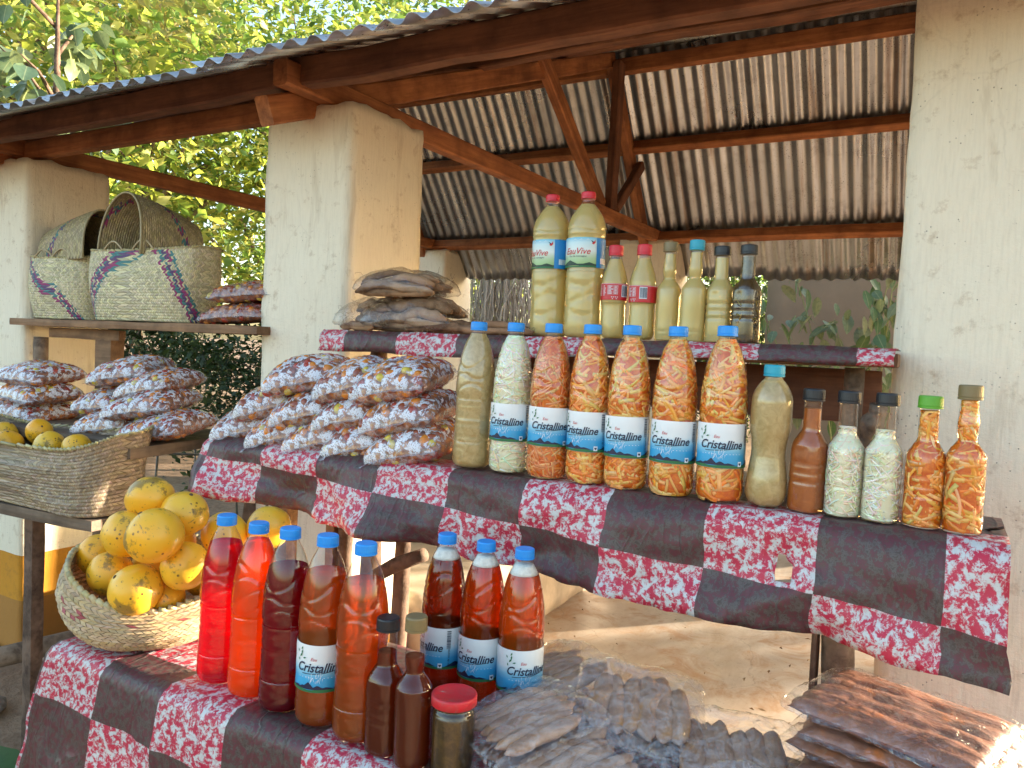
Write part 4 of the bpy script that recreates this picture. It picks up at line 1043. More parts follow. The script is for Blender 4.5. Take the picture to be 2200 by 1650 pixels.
GB = 'bags of fruit piled on the middle shelf'
BAGS = [  # x, y, z, rot(x, y, z), label
 (-1.625, 1.46, 1.200, (6, -14, 24), 'fogged fruit bag at the bottom corner of the shelf pile, nearest the grey bench'),
 (-1.480, 1.45, 1.200, (8, -16, 18), 'fogged fruit bag in the bottom layer, second from the grey bench'),
 (-1.345, 1.45, 1.200, (8, -16, 12), 'fogged fruit bag in the middle of the bottom layer of the shelf pile'),
 (-1.215, 1.45, 1.200, (8, -16, 8), 'fogged fruit bag in the bottom layer, second from the beige paste bottle'),
 (-1.060, 1.44, 1.205, (9, -14, 4), 'fogged fruit bag at the bottom of the pile leaning to the beige paste bottle'),
 (-1.550, 1.47, 1.266, (6, -14, 24), 'fogged fruit bag in the middle layer, nearest the grey bench'),
 (-1.405, 1.46, 1.262, (8, -16, 16), 'fogged fruit bag in the middle layer, second from the grey bench'),
 (-1.258, 1.46, 1.262, (8, -16, 10), 'fogged fruit bag in the middle layer, second from the beige paste bottle'),
 (-1.090, 1.45, 1.272, (9, -14, 6), 'fogged fruit bag in the middle layer touching the beige paste bottle'),
 (-1.435, 1.47, 1.340, (6, -12, 22), 'fogged fruit bag on top of the shelf pile against the cream pillar'),
 (-1.270, 1.47, 1.338, (8, -15, 14), 'fogged fruit bag on top of the pile between the other two top bags'),
 (-1.120, 1.45, 1.345, (9, -12, 8), 'fogged fruit bag on top of the pile nearest the beige paste bottle')]
for i, (x, y, z, r_, lb_) in enumerate(BAGS):
    fruit_bag((x, y, z), (0.195 if i not in (4, 8, 9, 11) else 0.215, 0.215, 0.108), r_, lb_, GB, 40 + i, 25)
GB2 = 'bags of fruit on the left bench'
for i, (x, y, z, sx, r_, lb_) in enumerate([
 (-2.95, 1.60, 1.130, 0.30, (5, 4, 8), 'wide fogged fruit bag at the bottom of the bench pile beside the left pillar'),
 (-2.92, 1.60, 1.195, 0.30, (5, 2, -4), 'wide fogged fruit bag in the middle of the bench pile beside the left pillar'),
 (-2.93, 1.61, 1.262, 0.28, (6, 0, 6), 'wide fogged fruit bag topping the bench pile beside the left pillar'),
 (-2.40, 1.58, 1.135, 0.26, (8, -8, 14), 'brownish fruit bag in the lowest layer of the bench pile, half hidden'),
 (-2.13, 1.56, 1.140, 0.27, (8, -10, 8), 'fogged fruit bag lowest on the open end of the bench'),
 (-2.22, 1.57, 1.205, 0.27, (8, -10, 16), 'fogged fruit bag in the second layer at the open end of the bench'),
 (-2.50, 1.62, 1.195, 0.20, (8, -6, 16), 'small brownish fruit bag in the middle of the bench pile'),
 (-2.25, 1.62, 1.265, 0.24, (8, -12, 10), 'fogged fruit bag in the third layer at the open end of the bench'),
 (-2.43, 1.64, 1.300, 0.24, (8, -10, 22), 'fogged fruit bag on top of the bench pile leaning to the grey post')]):
    fruit_bag((x, y, z), (sx, 0.22, 0.098), r_, lb_, GB2, 70 + i, 30, False)
for i, (x, y, z, lb_) in enumerate([(-2.13, 1.86, 1.512, 'glossy brown fruit bag lying on the plank beside the straw tote'), (-2.10, 1.87, 1.585, 'glossy brown fruit bag stacked on another beside the straw tote')]):
    fruit_bag((x, y, z), (0.30, 0.20, 0.085), (6, -4, 10), lb_, 'brown bags on the tote shelf', 90 + i, 34, False, FOGB)

# ------------------------------------------------------------------ bags of dried roots on the upper shelf
ROOT = m_bark('dried_root', (0.14, 0.075, 0.042), (0.29, 0.175, 0.10))
ROOTD = m_bark('dark_root', (0.09, 0.042, 0.022), (0.23, 0.12, 0.065))
HAIR = m_plain('root_hair', (0.36, 0.25, 0.14), 0.8, 0.3, 60)
def root_bag(loc, size, rz, label, n, seed, mat, rad=0.013, film=True):
    t = thing('root_bag', loc, label, 'bag', 'bags of dried roots on the upper shelf', R(rz)); rr = random.Random(seed); w_, d, h = size
    for k in range(n):
        y = rr.uniform(-d / 2, d / 2) * 0.85; z = rr.uniform(0.2, 1.0) * h * (1 - (2 * y / d) ** 2 * 0.6); L = w_ * rr.uniform(0.65, 1.0); r0 = rad * rr.uniform(0.7, 1.25)
        pts = []; rad_ = []
        for i in range(9):
            q = i / 8; xx = (q - 0.5) * L
            pts.append((xx, y + 0.018 * fbm((q * 2, k, seed)), max(r0, z + 0.02 * fbm((q * 2, k + 9, seed)) - 0.55 * h * (2 * xx / w_) ** 2 * 0.5)))
            rad_.append(r0 * (0.35 if i in (0, 8) else 1) * (1 + 0.25 * fbm((q * 5, k, seed + 3))))
        b = MB(); b.tube(pts, rad_, 9); put('dried_root', b.build('dried_root'), t, mat)
    b = MB()
    for k in range(90):
        x = rr.choice((-1, 1)) * w_ * rr.uniform(0.25, 0.5); y = rr.uniform(-d, d) * 0.45; z = rr.uniform(0.1, 1) * h * 0.9
        q = [Vector((x, y, z))]
        for i in range(3): q.append(q[-1] + Vector((rr.uniform(-1, 1), rr.uniform(-1, 0.6), rr.uniform(-1, 0.8))) * 0.012)
        b.tube(q, 0.0006, 3, cap=False)
    put('root_hairs', b.build('root_hairs'), t, HAIR, kind='stuff')
    if film:
        v, f, s_ = pillow(w_ * 1.08, d * 1.12, h * 1.35, seed, 24, 0.5); put('plastic_wrap', mesh('plastic_wrap', v, f), t, FILM, local=Matrix.Translation((0, 0, h * 0.42)))
    return t
root_bag((-1.31, 1.70, ZU + 0.098), (0.25, 0.17, 0.075), 6, 'clear bag of brown dried roots lying on top of two others', 13, 1, ROOT)
root_bag((-1.405, 1.70, ZU + 0.004), (0.22, 0.18, 0.085), -20, 'clear bag of hairy dried roots against the cream pillar', 13, 2, ROOT)
root_bag((-1.255, 1.685, ZU + 0.004), (0.27, 0.17, 0.09), 5, 'bulging clear bag of dried roots in front of its neighbour', 14, 3, ROOT, 0.015)
root_bag((-1.07, 1.69, ZU + 0.004), (0.38, 0.15, 0.028), 3, 'flat dark bundle of fibrous roots beside the large lemon bottles', 16, 4, ROOTD, 0.008, False)

# ------------------------------------------------------------------ packs of dried bananas
BAN = [None] * 3
def m_banana(name, a, b_, c3):
    g = G(name); co = g.co(); n1 = g.noise(co, 34, 6, 0.65); n2 = g.noise(co, 14, 4, 0.6, 0.5)
    c = g.ramp(n1, [(0.3, a), (0.65, b_)]); c = g.mix(g.ramp(n2, [(0.58, (0, 0, 0)), (0.68, (0.8,) * 3)]), c, c3)
    return g.done(g.bsdf(c, 0.4, 0, g.bump(g.math('ADD', n1, g.noise(g.n('Mapping', {'Vector': co, 'Scale': (1, 0.25, 1)}), 70, 3)), 0.6, 0.004), 0.45))
BM = [m_banana('dried_banana_grey', (0.33, 0.185, 0.115), (0.56, 0.365, 0.255), (0.55, 0.24, 0.045)), m_banana('dried_banana_brown', (0.19, 0.075, 0.042), (0.36, 0.165, 0.10), (0.55, 0.16, 0.03))]
def banana_mesh(L, w_, h, seed):
    n, m = 12, 10; v = []; f = []
    for i in range(n + 1):
        q = i / n; e = max(0.02, 1 - abs(2 * q - 1) ** 3.5) ** 0.5
        for k in range(m):
            a = 2 * math.pi * k / m; x = math.cos(a) * w_ / 2 * e; z = math.sin(a) * h / 2 * e
            dd = 1 + 0.20 * fbm((q * 4, math.cos(a) * 1.3, math.sin(a) * 1.3 + seed))
            v.append((x * dd + 0.007 * fbm((q * 2, seed, 0)), (q - 0.5) * L, z * dd))
    for i in range(n):
        for k in range(m): f.append((i * m + k, (i + 1) * m + k, (i + 1) * m + (k + 1) % m, i * m + (k + 1) % m))
    f.append(tuple(range(m))); f.append(tuple(n * m + k for k in range(m))[::-1])
    return mesh('dried_banana', v, f)
BANM = [banana_mesh(0.158, 0.039, 0.021, s_) for s_ in (1, 2, 3, 4)]
BANL = [banana_mesh(0.250, 0.080, 0.0175, s_) for s_ in (5, 6, 7, 8)]
def slab_mesh(w_, d, h, seed):
    """flat cake of pressed bananas with lengthwise ridges and ragged ends"""
    n, m = 30, 36; vv = []; ff = []
    for side in (0, 1):
        o = len(vv)
        for j in range(m + 1):
            for i in range(n + 1):
                u, q = -1 + 2 * i / n, -1 + 2 * j / m
                x = u * w_ / 2 * (1 + 0.03 * fbm((q * 3, u > 0, seed))); y = q * d / 2 * (1 + 0.05 * fbm((u * 4, q > 0, seed + 5)))
                e = (1 - abs(u) ** 8) ** 0.5 * (1 - abs(q) ** 10) ** 0.5
                rd = 0.0032 * abs(math.sin(u * 2.5 * math.pi + 0.8 * fbm((q * 1.5, u, seed)))) ** 0.6 + 0.0016 * fbm((x * 90, y * 18, seed)) + 0.002 * fbm((x * 20, y * 20, seed))
                vv.append((x, y, (h / 2 * e + rd * e) if side == 0 else -h / 2 * e))
        for j in range(m):
            for i in range(n):
                a = o + j * (n + 1) + i; qd = (a, a + 1, a + n + 2, a + n + 1); ff.append(qd if side == 0 else qd[::-1])
    return mesh('banana_slab', vv, ff)
SLAB = [slab_mesh(0.205, 0.262, 0.024, s_) for s_ in (1, 2, 3)]
for m in SLAB: m.materials.append(BM[1])
for m in BANM: m.materials.append(BM[0])
for m in BANL: m.materials.append(BM[1])
def m_wrap(name, base, haze):
    """thin crinkled clear film: see-through with sharp glints"""
    g = G(name); co = g.co()
    c1 = g.noise(co, 15, 3, 0.5, 1.5); c2 = g.noise(co, 40, 2, 0.5, 1.0)
    f = lambda n, w_: g.ramp(g.math('ABSOLUTE', g.math('SUBTRACT', n, 0.5)), [(0.0, (1, 1, 1)), (w_, (0, 0, 0))])
    h = g.math('ADD', f(c1, 0.12), g.math('MULTIPLY', f(c2, 0.10), 0.35))
    nm = g.bump(h, 0.4, 0.007)
    fac = g.schlick(base)
    sh = g.mixs(fac, g.n('BsdfTransparent', {'Color': (0.985, 0.985, 0.985)}), g.n('BsdfAnisotropic', {'Color': (1, 1, 1), 'Roughness': 0.07, 'Normal': nm}))
    if haze: sh = g.mixs(g.math('MULTIPLY', f(c1, 0.06), haze), sh, g.n('BsdfDiffuse', {'Color': (0.8, 0.8, 0.82)}))
    return g.done(sh)
WRAP = m_wrap('pack_film', 0.06, 0.14); WRAP2 = m_wrap('stack_film', 0.075, 0.03)
def banana_pack(loc, rot, label, group, seed, n=5, kind=0, name='banana_pack'):
    t = thing(name, loc, label, 'pack', group)
    t.matrix_basis = Matrix.Translation(loc) @ Matrix.Rotation(R(rot[2]), 4, 'Z') @ Matrix.Rotation(R(rot[1]), 4, 'Y') @ Matrix.Rotation(R(rot[0]), 4, 'X')
    rr = random.Random(seed); ms_ = (BANM, BANL)[kind]; wd = (0.026, 0.040)[kind]
    if kind == 1: put('banana_slab', SLAB[seed % 3], t, local=Matrix.Translation((0, 0, 0.0145)) @ Matrix.Rotation(math.pi * (seed % 2), 4, 'Z'))
    for k in range(n if kind == 0 else 0):
        x = (k - (n - 1) / 2) * wd
        put('dried_banana', rr.choice(ms_), t, local=Matrix.Translation((x, rr.uniform(-0.006, 0.006), 0.014 + rr.uniform(0, 0.003))) @ Matrix.Rotation(rr.uniform(-0.07, 0.07), 4, 'Z') @ Matrix.Rotation(rr.uniform(-0.2, 0.2) + (math.pi if rr.random() < 0.5 else 0), 4, 'Y') @ Matrix.Diagonal((rr.uniform(0.85, 1.15), rr.uniform(0.82, 1.05), rr.uniform(0.85, 1.2), 1)))
    L = (0.205, 0.29)[kind]; v, f, s_ = pillow(n * wd + (0.075, 0.045)[kind], L + 0.012, (0.044, 0.041)[kind], seed, 40, 0.65, 0.05, 1.3)
    put('plastic_wrap', mesh('plastic_wrap', v, f), t, (WRAP, WRAP2)[kind], local=Matrix.Translation((0, 0, 0.0165)))
    return t
GP = 'clear packs of dried bananas on the low table'; z0 = ZL + 0.008
banana_pack((-0.585, 1.285, z0), (0, 0, -28), 'lower banana pack under the one beside the amber bottle', GP, 1)
banana_pack((-0.600, 1.270, z0 + 0.056), (13, -4, -26), 'banana pack leaning on the labelled amber bottle', GP, 2)
banana_pack((-0.545, 1.080, z0), (0, 0, -36), 'lower banana pack beside the red lidded jar', GP, 3)
banana_pack((-0.560, 1.090, z0 + 0.056), (13, -5, -34), 'greyish banana pack lying next to the red lidded jar', GP, 4, 6)
banana_pack((-0.410, 1.265, z0), (0, 0, 34), 'lower banana pack in the middle of the banana heap', GP, 5, 5)
banana_pack((-0.425, 1.235, z0 + 0.058), (14, 5, 20), 'banana pack in the middle of the heap with a loose film edge', GP, 6, 6)
banana_pack((-0.430, 1.030, z0 + 0.036), (14, 2, -30), 'glossy banana pack in front of the heap over the cloth', GP, 7, 6)
banana_pack((-0.265, 1.235, z0 + 0.022), (12, 2, 18), 'single banana pack between the heap and the tall stack', GP, 8, 6)
banana_pack((-0.170, 1.085, z0 + 0.020), (11, 0, 10), 'banana pack lying before the tall dark stack', GP, 9, 5)
for i in range(5):
    banana_pack((-0.03 + 0.012 * (i % 2), 1.30 - 0.006 * i, z0 + i * 0.033), (0, 0, 90 + (-22, -14, -20, -12, -17)[i]), ('bottom', 'second lowest', 'middle', 'second highest', 'topmost glossy')[i] + ' dark dried banana pack of the tall stack', 'stack of dark dried banana packs', 30 + i, 5, 1)

# ------------------------------------------------------------------ woven straw
STRAW = m_tinted('straw_weave', 0.55, 0.35, 0.10, 0.25, 140)
SHADED_BACK = m_plain('shaded_backing', (0.20, 0.15, 0.08), 0.8, 0.3, 60, 0.4)  # dark brown paints in the shade between the woven strands
def weave(S, nu, nv, colfn, name, lift=0.0022, closed=True, shear=0.55, both=False):
    """raised slanted strands in herringbone rows over the surface S(u, v)"""
    b = MB(); bb = MB(); mv = []; rr = random.Random(nu * 7 + nv)
    gu, gv = max(24, nu // 2), max(8, nv // 2)
    for j in range(gv + 1):
        for i in range(gu + 1): mv.append(S(i / gu, j / gv))
    bb.add(mv, [(j * (gu + 1) + i, j * (gu + 1) + i + 1, (j + 1) * (gu + 1) + i + 1, (j + 1) * (gu + 1) + i) for j in range(gv) for i in range(gu)])
    e = 1e-3
    def P(u, v, h):
        u2 = u % 1.0 if closed else min(max(u, 0), 1); v2 = min(max(v, 0), 1)
        p = Vector(S(u2, v2))
        if h:
            a = Vector(S(min(u2 + e, 1), v2)) - Vector(S(max(u2 - e, 0), v2)); c = Vector(S(u2, min(v2 + e, 1))) - Vector(S(u2, max(v2 - e, 0)))
            n = a.cross(c)
            if n.length > 1e-12: p = p + n.normalized() * h
        return p
    for sg in ((1, -1) if both else (1,)):
        for j in range(nv):
            s_ = shear if j % 2 else -shear
            for i in range(nu):
                u0 = i / nu; v0 = j / nv; du = 1 / nu; dv = 1 / nv; g_ = 0.06
                h0 = 0.0003 * sg; h1 = lift * sg * rr.uniform(0.7, 1.2)
                lo, hi = v0 - 0.10 * dv, v0 + 1.10 * dv; md = (lo + hi) / 2
                q = [P(u0 + (g_ - s_) * du, lo, h0), P(u0 + (1 - g_ - s_) * du, lo, h0), P(u0 + g_ * du, md, h1), P(u0 + (1 - g_) * du, md, h1), P(u0 + (g_ + s_) * du, hi, h0), P(u0 + (1 - g_ + s_) * du, hi, h0)]
                b.add(q, [(0, 1, 3, 2), (2, 3, 5, 4)], 0, colfn((i + 0.5) / nu, (j + 0.5) / nv, rr, sg))
    return b.build(name, [STRAW], False), bb.build('backing')

def straw(rr, base=(0.50, 0.42, 0.22), v=0.28):
    k = 1 + rr.uniform(-v, v); return (base[0] * k, base[1] * k * rr.uniform(0.95, 1.05), base[2] * k * rr.uniform(0.85, 1.1))
MAG, TEA, PUR = (0.36, 0.05, 0.17), (0.07, 0.24, 0.24), (0.13, 0.07, 0.18)
def rim(pts, r, name, parent, seed):
    b = MB(); rr = random.Random(seed); n = len(pts)
    for k in range(n):
        p0, p1 = Vector(pts[k]), Vector(pts[(k + 1) % n]); c = straw(rr); d = (p1 - p0)
        b.tube([p0 + Vector((0, 0, r * 0.5)), p0 + d * 0.9 - Vector((0, 0, r * 0.5))], r, 5, 0, c)
    return put(name, b.build(name, [STRAW]), parent)

def sup(t, p):  # superellipse unit point
    c, s_ = math.cos(t), math.sin(t); return (math.copysign(abs(c) ** p, c), math.copysign(abs(s_) ** p, s_))

def tote(loc, rz, half_l, half_w, h, label, pat, seed, taper=0.90):
    t = thing('straw_tote', loc, label, 'basket', 'straw totes on the plank shelf', R(rz))
    def S(u, v):
        k = taper + (1 - taper) * v; a, c = sup(2 * math.pi * u + 0.3, 0.62)
        bul = 1 + 0.25 * math.sin(math.pi * v)
        return (a * half_l * k, c * half_w * k * bul, h * v + 0.008 * v * math.cos(2 * math.pi * u * 2))
    m, bk = weave(S, 132, 26, lambda u, v, rr, sg: pat(u, v, rr), 'woven_body')
    put('woven_body', m, t); put('backing', bk, t, SHADED_BACK)
    v, f = [], []
    for k in range(40): a, c = sup(2 * math.pi * k / 40, 0.62); v.append((a * half_l * taper, c * half_w * taper, 0.002))
    put('base', mesh('base', v, [tuple(range(40))]), t, SHADED_BACK)
    rim([S(k / 90, 1.0) for k in range(90)], 0.0045, 'rim', t, seed)
    b = MB()
    for s_ in (-1, 1):
        b.tube([Vector((s_ * 0.10 * half_l / 0.35 + 0.13 * (q - 0.5), -half_w * 0.98, h + 0.035 * math.sin(math.pi * q) - 0.006)) for q in [i / 10 for i in range(11)]], 0.004, 6, 0, (0.50, 0.40, 0.24))
    put('handle', b.build('handle', [STRAW]), t)
    return t
def zig(u, v, rr, centres, slope, base):
    for c0, sgn in centres:
        d = (u - c0) - sgn * slope * (v - 0.5)
        if abs(d) < 0.030:
            k = int((d + 0.030) / 0.0121); x = (MAG, TEA, PUR, MAG, TEA)[k % 5]
            if rr.random() < 0.72: return x
    return straw(rr, base)
BST = (0.66, 0.59, 0.38)
tote((-2.645, 1.865, 1.473), -3, 0.335, 0.105, 0.265, 'large straw tote with purple zigzag bands on the plank shelf', lambda u, v, rr: zig(u, v, rr, ((0.63, 1), (0.86, -1), (0.15, 1), (0.35, -1)), 0.16, BST), 1)
tote((-3.215, 1.90, 1.473), 2, 0.215, 0.095, 0.255, 'smaller straw tote with purple zigzag bands against the left pillar', lambda u, v, rr: zig(u, v, rr, ((0.70, -1), (0.20, 1), (0.45, -1)), 0.24, BST), 2)

def hood(loc, rz, L, wy, h, label, seed, open_sign=1, droop=0.05):
    """a bag folded over into an arch, one end open"""
    t = thing('straw_tote', loc, label, 'basket', 'straw totes on the plank shelf', R(rz))
    def S(u, v):
        a = math.pi * u; x = (v - 0.5) * L * open_sign
        q = 1 - 0.32 * v ** 1.5
        return (x + 0.02 * math.sin(a) * open_sign, -math.cos(a) * wy * (1 - 0.1 * v), max(0.0, math.sin(a)) ** 0.75 * h * q)
    m, bk = weave(S, 44, 30, lambda u, v, rr, sg: (straw(rr, (0.44, 0.36, 0.20)) if abs((v - 0.45) * 1.0 + (u - 0.35) * 0.9) > 0.055 or rr.random() < 0.3 else rr.choice((MAG, TEA, PUR))), 'woven_body', closed=False, both=True)
    put('woven_body', m, t); put('backing', bk, t, SHADED_BACK)
    v = [S(k / 24, 1.0) for k in range(25)]; put('end_panel', mesh('end_panel', v, [tuple(range(25))], False), t, SHADED_BACK)
    b = MB(); b.tube([S(k / 30, 0.0) for k in range(31)], 0.0045, 6, 0, (0.42, 0.35, 0.20)); put('rim', b.build('rim', [STRAW]), t)
    return t
hood((-2.68, 1.88, 1.712), 82, 0.25, 0.165, 0.235, 'straw tote folded into an open arch and tucked into the large tote', 3, 1)
hood((-3.17, 1.90, 1.712), -4, 0.38, 0.090, 0.205, 'straw tote folded into an arch and tucked into the smaller tote', 4, -1)

# dark basket of fruit on the low plank
def m_citrus():
    g = G('yellow_rind'); co = g.co(); oi = g.n('ObjectInfo'); sh = g.n('VectorMath', {0: co, 1: g.n('CombineXYZ', {0: g.math('MULTIPLY', oi.outputs['Random'], 9.0), 1: g.math('MULTIPLY', oi.outputs['Random'], 5.0)})}, operation='ADD')
    n1 = g.noise(sh, 9, 3, 0.5); n2 = g.noise(sh, 34, 5, 0.7); n3 = g.noise(g.n('Mapping', {'Vector': sh, 'Rotation': (0.5, 0.3, 0.8), 'Scale': (1, 6, 2)}), 16, 4, 0.6)
    ripe = g.mix(oi.outputs['Random'], (0.85, 0.46, 0.022), (0.87, 0.37, 0.007))
    c = g.mix(g.ramp(n1, [(0.4, (0, 0, 0)), (0.68, (0.6,) * 3)]), ripe, (0.70, 0.48, 0.05))
    vr = g.n('TexVoronoi', {'Vector': sh, 'Scale': 95.0})
    sp = g.math('MULTIPLY', g.ramp(vr.outputs['Distance'], [(0.18, (1, 1, 1)), (0.32, (0, 0, 0))]), g.ramp(n2, [(0.50, (0, 0, 0)), (0.60, (1, 1, 1))]))
    c = g.mix(sp, c, (0.10, 0.05, 0.015))
    c = g.mix(g.ramp(g.noise(sh, 13, 5, 0.7), [(0.58, (0, 0, 0)), (0.63, (0.75,) * 3)]), c, (0.17, 0.11, 0.03))
    c = g.mix(g.ramp(n3, [(0.66, (0, 0, 0)), (0.70, (0.8,) * 3)]), c, (0.17, 0.12, 0.06))
    nm = g.bump(g.noise(sh, 150, 2), 0.12, 0.002)
    return g.done(g.bsdf(c, 0.36, 0, nm, 0.5))
CIT = m_citrus()
def citrus_mesh(r, seed):
    v, f = ellip(r, r * 1.02, r * 0.97, 28, 20)
    return mesh('citrus', [tuple(Vector(p) * (1 + 0.06 * fbm((p[0] * 18, p[1] * 18, p[2] * 18 + seed)))) for p in v], f)
CM = [citrus_mesh(0.05, s_) for s_ in (1, 5, 9)]
for m in CM: m.materials.append(CIT)
v, f = ellip(0.0045, 0.0045, 0.002, 8, 4); STEM = mesh('stem_scar', v, f); STEM.materials.append(BARK_D)
def citrus(loc, r, label, group, k):
    rr = random.Random(k * 13)
    t = put('citrus_fruit', CM[k % 3]); t.matrix_basis = Matrix.Translation(loc) @ Matrix.Rotation(rr.uniform(0, 6), 4, 'Z') @ Matrix.Rotation(rr.uniform(-1.2, 1.2), 4, 'X') @ Matrix.Scale(r / 0.05, 4)
    tag(t, label, 'fruit', group)
    put('stem_scar', STEM, t, local=Matrix.Translation((0, 0, 0.0487)))
lbk = thing('straw_basket', (-2.46, 1.37, 0.90), 'dark grimy straw basket of yellow fruit on the plank step', 'basket')
def SL(u, v):
    a, c = sup(2 * math.pi * u, 0.55); k = 0.90 + 0.10 * v; w2 = 0.02 * fbm((u * 6, v * 2, 3))
    return (a * 0.425 * k, c * (0.135 * k + w2), 0.225 * v + 0.025 * v * math.sin(2 * math.pi * u * 2 + 0.6) - 0.03 * v * (c < 0) * (1 - abs(a)))
m, bk = weave(SL, 150, 20, lambda u, v, rr, sg: straw(rr, (0.36, 0.28, 0.19), 0.35), 'woven_body', 0.0025, both=True)
put('woven_body', m, lbk); put('backing', bk, lbk, SHADED_BACK)
v = [SL(k / 40, 0.0) for k in range(40)]; put('base', mesh('base', v, [tuple(range(40))], False), lbk, SHADED_BACK)
rim([SL(k / 100, 1.0) for k in range(100)], 0.005, 'rim', lbk, 5)
GF = 'yellow fruit in the dark basket'
for k, (x, y, z, r_) in enumerate([(-2.546, 1.40, 1.098, 0.040), (-2.60, 1.33, 1.055, 0.047), (-2.42, 1.36, 1.068, 0.045), (-2.72, 1.38, 1.075, 0.042), (-2.305, 1.38, 1.072, 0.042), (-2.50, 1.42, 1.010, 0.045), (-2.36, 1.38, 0.985, 0.045), (-2.66, 1.40, 0.985, 0.045)]):
    citrus((x, y, z), r_, ('smaller fruit resting highest in the dark basket', 'spotted fruit nearest the front wall of the dark basket', 'fruit in the middle of the dark basket beside the high one', 'fruit at the far end of the dark basket by the ochre pillar', 'lone fruit at the torn end of the dark basket', 'buried fruit under the highest one in the dark basket', 'buried fruit under the lone one in the dark basket', 'buried fruit under the spotted one in the dark basket')[k], GF, 20 + k)

# light basket with the heap of fruit
BX, BY = -1.520, 1.105
fb = thing('straw_basket', (BX, BY, ZL + 0.006), 'light straw basket with a sagging rim heaped with yellow fruit', 'basket')
def SB(u, v):
    t = 2 * math.pi * u
    r = float(np.interp(v, [0, 0.12, 0.35, 0.62, 0.85, 1.0], [0.125, 0.152, 0.182, 0.192, 0.184, 0.172])) * (1 + 0.05 * fbm((math.cos(t) * 1.4, math.sin(t) * 1.4, v)))
    hh = 0.150 + 0.035 * math.cos(t - R(165)) - 0.020 * math.cos(2 * t + 0.8)
    x, y = r * math.cos(t) * 0.97, r * math.sin(t) * 1.06; c_, s_ = math.cos(R(-18)), math.sin(R(-18))
    return (x * c_ - y * s_, x * s_ + y * c_, hh * v + 0.006)
def bcol(u, v, rr, sg):
    c = straw(rr, (0.55, 0.40, 0.235), 0.22)
    if abs(v - 0.70 + 0.06 * math.sin(u * 40)) < 0.10 and rr.random() < 0.10: c = (0.42, 0.10, 0.10)
    return c
m, bk = weave(SB, 76, 17, bcol, 'woven_body', 0.0038, both=True)
put('woven_body', m, fb); put('backing', bk, fb, SHADED_BACK)
v = [SB(k / 40, 0.0) for k in range(40)]; put('base', mesh('base', v, [tuple(range(40))], False), fb, SHADED_BACK)
rim([SB(k / 64, 1.0) for k in range(64)], 0.0065, 'rim', fb, 6)
GC = 'yellow fruit heaped in the light basket'
for k, (x, y, z, r_, lb_) in enumerate([
 (-1.500, 1.062, 1.070, 0.050, 'speckled yellow fruit at the very top of the basket heap'),
 (-1.415, 1.085, 1.045, 0.050, 'smooth yellow fruit high on the heap beside the speckled top one'),
 (-1.395, 1.175, 0.985, 0.050, 'yellow fruit at the back of the heap behind the red syrup bottle'),
 (-1.325, 1.240, 1.000, 0.050, 'orange-lit yellow fruit behind the crimson and orange bottles'),
 (-1.505, 1.010, 1.000, 0.049, 'yellow fruit tucked behind the big round one in the heap'),
 (-1.375, 0.985, 1.022, 0.0555, 'big round golden fruit in the middle of the heap'),
 (-1.640, 1.035, 0.925, 0.046, 'brown blotched fruit on the outer rim of the light basket'),
 (-1.555, 1.010, 0.905, 0.048, 'pale yellow fruit low on the heap beside the scarred one'),
 (-1.430, 0.985, 0.900, 0.0525, 'scarred greenish yellow fruit resting on the front rim'),
 (-1.370, 1.055, 0.945, 0.050, 'greenish yellow fruit next to the red syrup bottle'),
 (-1.425, 1.050, 0.862, 0.042, 'speckled fruit deep in the basket beside the red bottle'),
 (-1.500, 1.030, 0.862, 0.042, 'small fruit deep in the basket under the scarred one'),
 (-1.300, 1.140, 0.930, 0.047, 'pale fruit with green patch behind the orange syrup bottle'),
 (-1.500, 1.120, 0.965, 0.050, 'yellow fruit in the core of the heap under the speckled top one'),
 (-1.560, 1.120, 0.900, 0.050, 'yellow fruit at the back of the light basket under the heap'),
 (-1.440, 1.160, 0.890, 0.050, 'yellow fruit at the bottom of the heap behind the greenish one')]):
    citrus((x, y, z), r_, lb_, GC, k)

